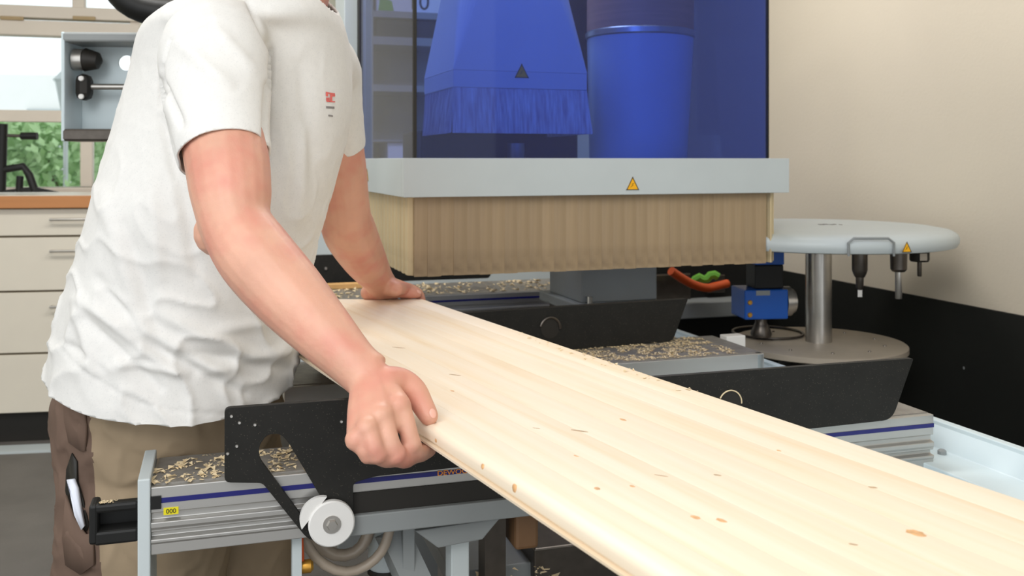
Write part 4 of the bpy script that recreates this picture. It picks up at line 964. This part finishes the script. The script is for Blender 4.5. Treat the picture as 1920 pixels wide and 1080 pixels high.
for v in bm.verts:
    x, y = pxof(v.co); facing = v.normal.dot((Vector((0, 0, ZC))-v.co).normalized()); d = 0
    if facing > -.1:
        for x0, y0, x1, y1, w_, a_ in FOLDS:
            dx, dy = x1-x0, y1-y0; L2_ = dx*dx+dy*dy; t = ((x-x0)*dx+(y-y0)*dy)/L2_
            if t < -.2 or t > 1.2: continue
            tc_ = min(1, max(0, t)); ex_ = x-x0-dx*tc_; ey_ = y-y0-dy*tc_; r2 = (ex_*ex_+ey_*ey_)/(w_*w_)
            if r2 < 9: d += a_*FA*.001*math.exp(-r2)*min(1, (t+.2)/.4, (1.2-t)/.4)
    low = min(1, max(0, (1.35-v.co.z)/.35))
    q = Vector((v.co.x*7, v.co.y*7, v.co.z*3.2)); d += noise.noise(q)*.009*(.35+low)
    q = Vector((v.co.x*16+v.co.z*9, v.co.y*16, v.co.z*13)); nn = 1-abs(noise.noise(q))*2; d += (nn**3 if nn > 0 else 0)*.006*(.15+low)
    bm2.append(d)
for v, d in zip(bm.verts, bm2): v.co += v.normal*d
# open the hem, the collar and the sleeve ends
def cut(pt, nrm, rad):
    nrm = nrm.normalized(); r_ = bmesh.ops.bisect_plane(bm, geom=[g for g in list(bm.verts)+list(bm.edges)+list(bm.faces) if (g.co-pt).length < rad] if False else list({e for f in bm.faces if (f.calc_center_median()-pt).length < rad for e in list(f.verts)+list(f.edges)+[f]}), plane_co=pt, plane_no=nrm, dist=1e-5)
    kill = [f for f in bm.faces if (f.calc_center_median()-pt).length < rad and (f.calc_center_median()-pt).dot(nrm) > 0]
    bmesh.ops.delete(bm, geom=kill, context='FACES')
sd_r = (P(421, 298, 1.338)-P(412, 240, 1.365)).normalized()
cut(P(421, 298, 1.338)-sd_r*.006, sd_r, .108)
sd_l = (P(642, 278, 1.85)-P(625, 200, 1.80)).normalized(); cut(P(642, 278, 1.85)-sd_l*.006, sd_l, .075)
hc_ = P(338, 722, 1.64); cut(P(338, 688, 1.64), Vector((-.12, .22, -1)), .45)
cut(P(530, -22, 1.61), Vector((.55, -.14, .83)), .10)
me2 = bpy.data.meshes.new('tshirt'); bm.to_mesh(me2); bm.free()
for p in me2.polygons: p.use_smooth = True
ts = mk_child(me2, 'tshirt', M['shirt']); so = ts.modifiers.new('so', 'SOLIDIFY'); so.thickness = .003; so.offset = -1
# collar band, sleeve cuffs, hem as knitted bands
def band_from(px_list, r, name):
    mb = MB(); mb.tube(px_list, r, 10); c = child(mb, name, M['shirt'], smooth=True); c.parent = ts; return c
nc = P(530, -24, 1.61); n_ = Vector((.55, -.14, .83)).normalized(); u_ = n_.orthogonal().normalized(); v_ = n_.cross(u_)
band_from([nc+(u_*math.cos(2*PI*k/32)+v_*math.sin(2*PI*k/32))*.079 for k in range(33)], .007, 'collar')
# chest print: small sheets resting on the cloth
dg = bpy.context.evaluated_depsgraph_get(); bpy.context.view_layer.update()
def hit(px, py):
    from mathutils.bvhtree import BVHTree
    global _bvh
    try: _bvh
    except NameError:
        _bvh = BVHTree.FromPolygons([v.co.copy() for v in me2.vertices], [tuple(p.vertices) for p in me2.polygons])
    o = Vector((0, 0, ZC))-org; d = (P(px, py, 1.0)-Vector((0, 0, ZC))).normalized(); h_ = _bvh.ray_cast(o, d); return h_
def printmark(pxs, name, m):
    b = MB()
    for poly in pxs:
        pts = []
        for (x, y) in poly:
            h_ = hit(x, y)
            if h_[0] is None: return
            pts.append(h_[0]+h_[1]*.0012)
        b.add(pts, [tuple(range(len(pts)))])
    o = b.build(name, m, ts); o.modifiers.new('s', 'SOLIDIFY').thickness = .0004
Q = lambda x0, y0, x1, y1, sl=0: [(x0, y0), (x1, y0+sl), (x1, y1+sl), (x0, y1)]
printmark([Q(610, 172, 614, 180, 1), Q(614, 173, 627, 176, 2), Q(618, 177, 622, 190), Q(611, 183, 617, 190), Q(612, 189, 627, 191, 1), Q(622, 178, 627, 181)], 'print_emblem', M['red'])
printmark([Q(611, 199, 626, 203, 1), Q(615, 215, 623, 218, 1)], 'print_text', M['gprint'])

# trousers
tr = MB()
rings(tr, [R(150, 500, 690, 1.66, .125), R(113, 520, 740, 1.665, .15), R(112, 525, 800, 1.67, .155), R(118, 510, 850, 1.675, .145), R(128, 480, 890, 1.68, .12)], seg=48, ex=2.2)
rings(tr, [R(114, 400, 800, 1.655, .10), R(116, 420, 900, 1.64, .105), R(112, 425, 1000, 1.64, .105), R(106, 420, 1080, 1.645, .10), R(110, 400, 1250, 1.65, .095), R(120, 380, 1450, 1.66, .09), R(130, 370, 1640, 1.67, .085)], seg=36, ex=2.2)
rings(tr, [R(330, 520, 820, 1.78, .10), R(340, 540, 930, 1.80, .09), R(350, 550, 1040, 1.80, .088), R(360, 540, 1200, 1.80, .085), R(370, 530, 1400, 1.80, .08), R(375, 530, 1530, 1.80, .08)], seg=36, ex=2.2)
me = remesh(tr, 'trousers', .006, 8, .6)
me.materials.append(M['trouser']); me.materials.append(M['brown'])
bm = bmesh.new(); bm.from_mesh(me); bm.normal_update()
TF = [(118, 850, 160, 1000, 8, -5), (200, 800, 330, 850, 14, 4), (180, 860, 280, 1000, 12, 4), (190, 1000, 260, 1080, 12, -4), (150, 700, 185, 1080, 5, 3), (130, 1000, 175, 1060, 8, 5), (240, 760, 380, 800, 12, -3), (130, 760, 170, 800, 9, 4)]
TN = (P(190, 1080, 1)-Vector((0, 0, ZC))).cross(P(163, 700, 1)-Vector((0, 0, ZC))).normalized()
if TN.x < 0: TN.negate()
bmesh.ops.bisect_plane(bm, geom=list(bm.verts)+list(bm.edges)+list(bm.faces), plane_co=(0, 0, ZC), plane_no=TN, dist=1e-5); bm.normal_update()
for v in bm.verts:
    x, y = pxof(v.co); d = noise.noise(v.co*11)*.006; q = v.co*19; nn = 1-abs(noise.noise(q))*2; d += max(0, nn)**3*.004
    if v.normal.y < .2:
        for x0, y0, x1, y1, w_, a_ in TF:
            dx, dy = x1-x0, y1-y0; t = min(1, max(0, ((x-x0)*dx+(y-y0)*dy)/(dx*dx+dy*dy))); r2 = ((x-x0-dx*t)**2+(y-y0-dy*t)**2)/(w_*w_)
            if r2 < 9: d += a_*.001*math.exp(-r2)
    v.co += v.normal*d
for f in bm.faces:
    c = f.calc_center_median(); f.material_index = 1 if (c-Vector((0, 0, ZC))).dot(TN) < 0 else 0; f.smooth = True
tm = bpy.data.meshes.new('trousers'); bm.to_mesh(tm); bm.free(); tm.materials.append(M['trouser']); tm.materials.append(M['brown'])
tm.transform(Matrix.Translation(-org)); to = bpy.data.objects.new('trousers', tm); COL.objects.link(to); to.parent = person
from mathutils.bvhtree import BVHTree
tb = BVHTree.FromPolygons([v.co.copy() for v in tm.vertices], [tuple(p.vertices) for p in tm.polygons])
def thit(px, py, off=.002):
    o = Vector((0, 0, ZC))-org; d = (P(px, py, 1.0)-Vector((0, 0, ZC))).normalized(); h_ = tb.ray_cast(o, d)
    return None if h_[0] is None else h_[0]-d*off+org
def sheet(name, outline, m, th, off, parent, sub=True):
    pts = [thit(x, y, off) for x, y in outline]; pts = [p for p in pts if p is not None]
    c = sum(pts, Vector())/len(pts); b = MB(); b.add([c]+pts, [(0, i+1, (i+1) % len(pts)+1) for i in range(len(pts))])
    b.v = [tuple(Vector(v)-org) for v in b.v] if parent else b.v
    o = b.build(name, m, parent, smooth=True); s = o.modifiers.new('s', 'SOLIDIFY'); s.thickness = th; return o
# pocket: brown side pocket patch, dark mouth
sheet('pocket', [(122, 730), (140, 732), (154, 750), (160, 800), (158, 846), (150, 846), (128, 830), (120, 790), (118, 750)], M['brown'], .004, .006, to)
sheet('pocket_opening', [(134, 850), (144, 866), (146, 900), (156, 940), (166, 985), (162, 996), (146, 985), (130, 955), (122, 920), (124, 880)], M['ink'], .002, .005, to)
sheet('cargo_pocket', [(122, 930), (135, 968), (160, 1002), (172, 1000), (174, 1060), (150, 1078), (122, 1060), (116, 1010)], M['brown'], .005, .008, to)
ph_ = sheet('mobile_phone', [(131, 898), (141, 897), (148, 915), (160, 985), (154, 992), (140, 965), (133, 930)], M['cardw'], .006, .012, None)
tag(ph_, 'white handheld device poking out of the side pocket of the trousers', 'device')
c = thit(146, 922, .014)

shavings('wood_shavings', brd, .45, 1.0, -.028, -.002, 70, 'few shavings along the far edge of the board', z=TH, seed=12, big=.004)
fk = random.Random(3)
for (px, py) in ((1690, 662), (1634, 690), (1807, 690)):
    k_ = (px-960)/F; wn = WA-Vector((.014, .004)); dd = WD; t_ = (k_*wn.y-wn.x)/(dd.x-k_*dd.y); p_ = wn+dd*t_
    o = MB().ball((p_.x, p_.y, ZC-(py-300)/F*p_.y), (.002, .006, .005), 8).build('paint_fleck', M['midgrey'], COL.objects['trim_1'])

shavings('wood_shavings', bf, .40, .62, -.02, .10, 260, 'pile of curled shavings on the frame below the board', z=zb-.13, seed=14, big=.009)
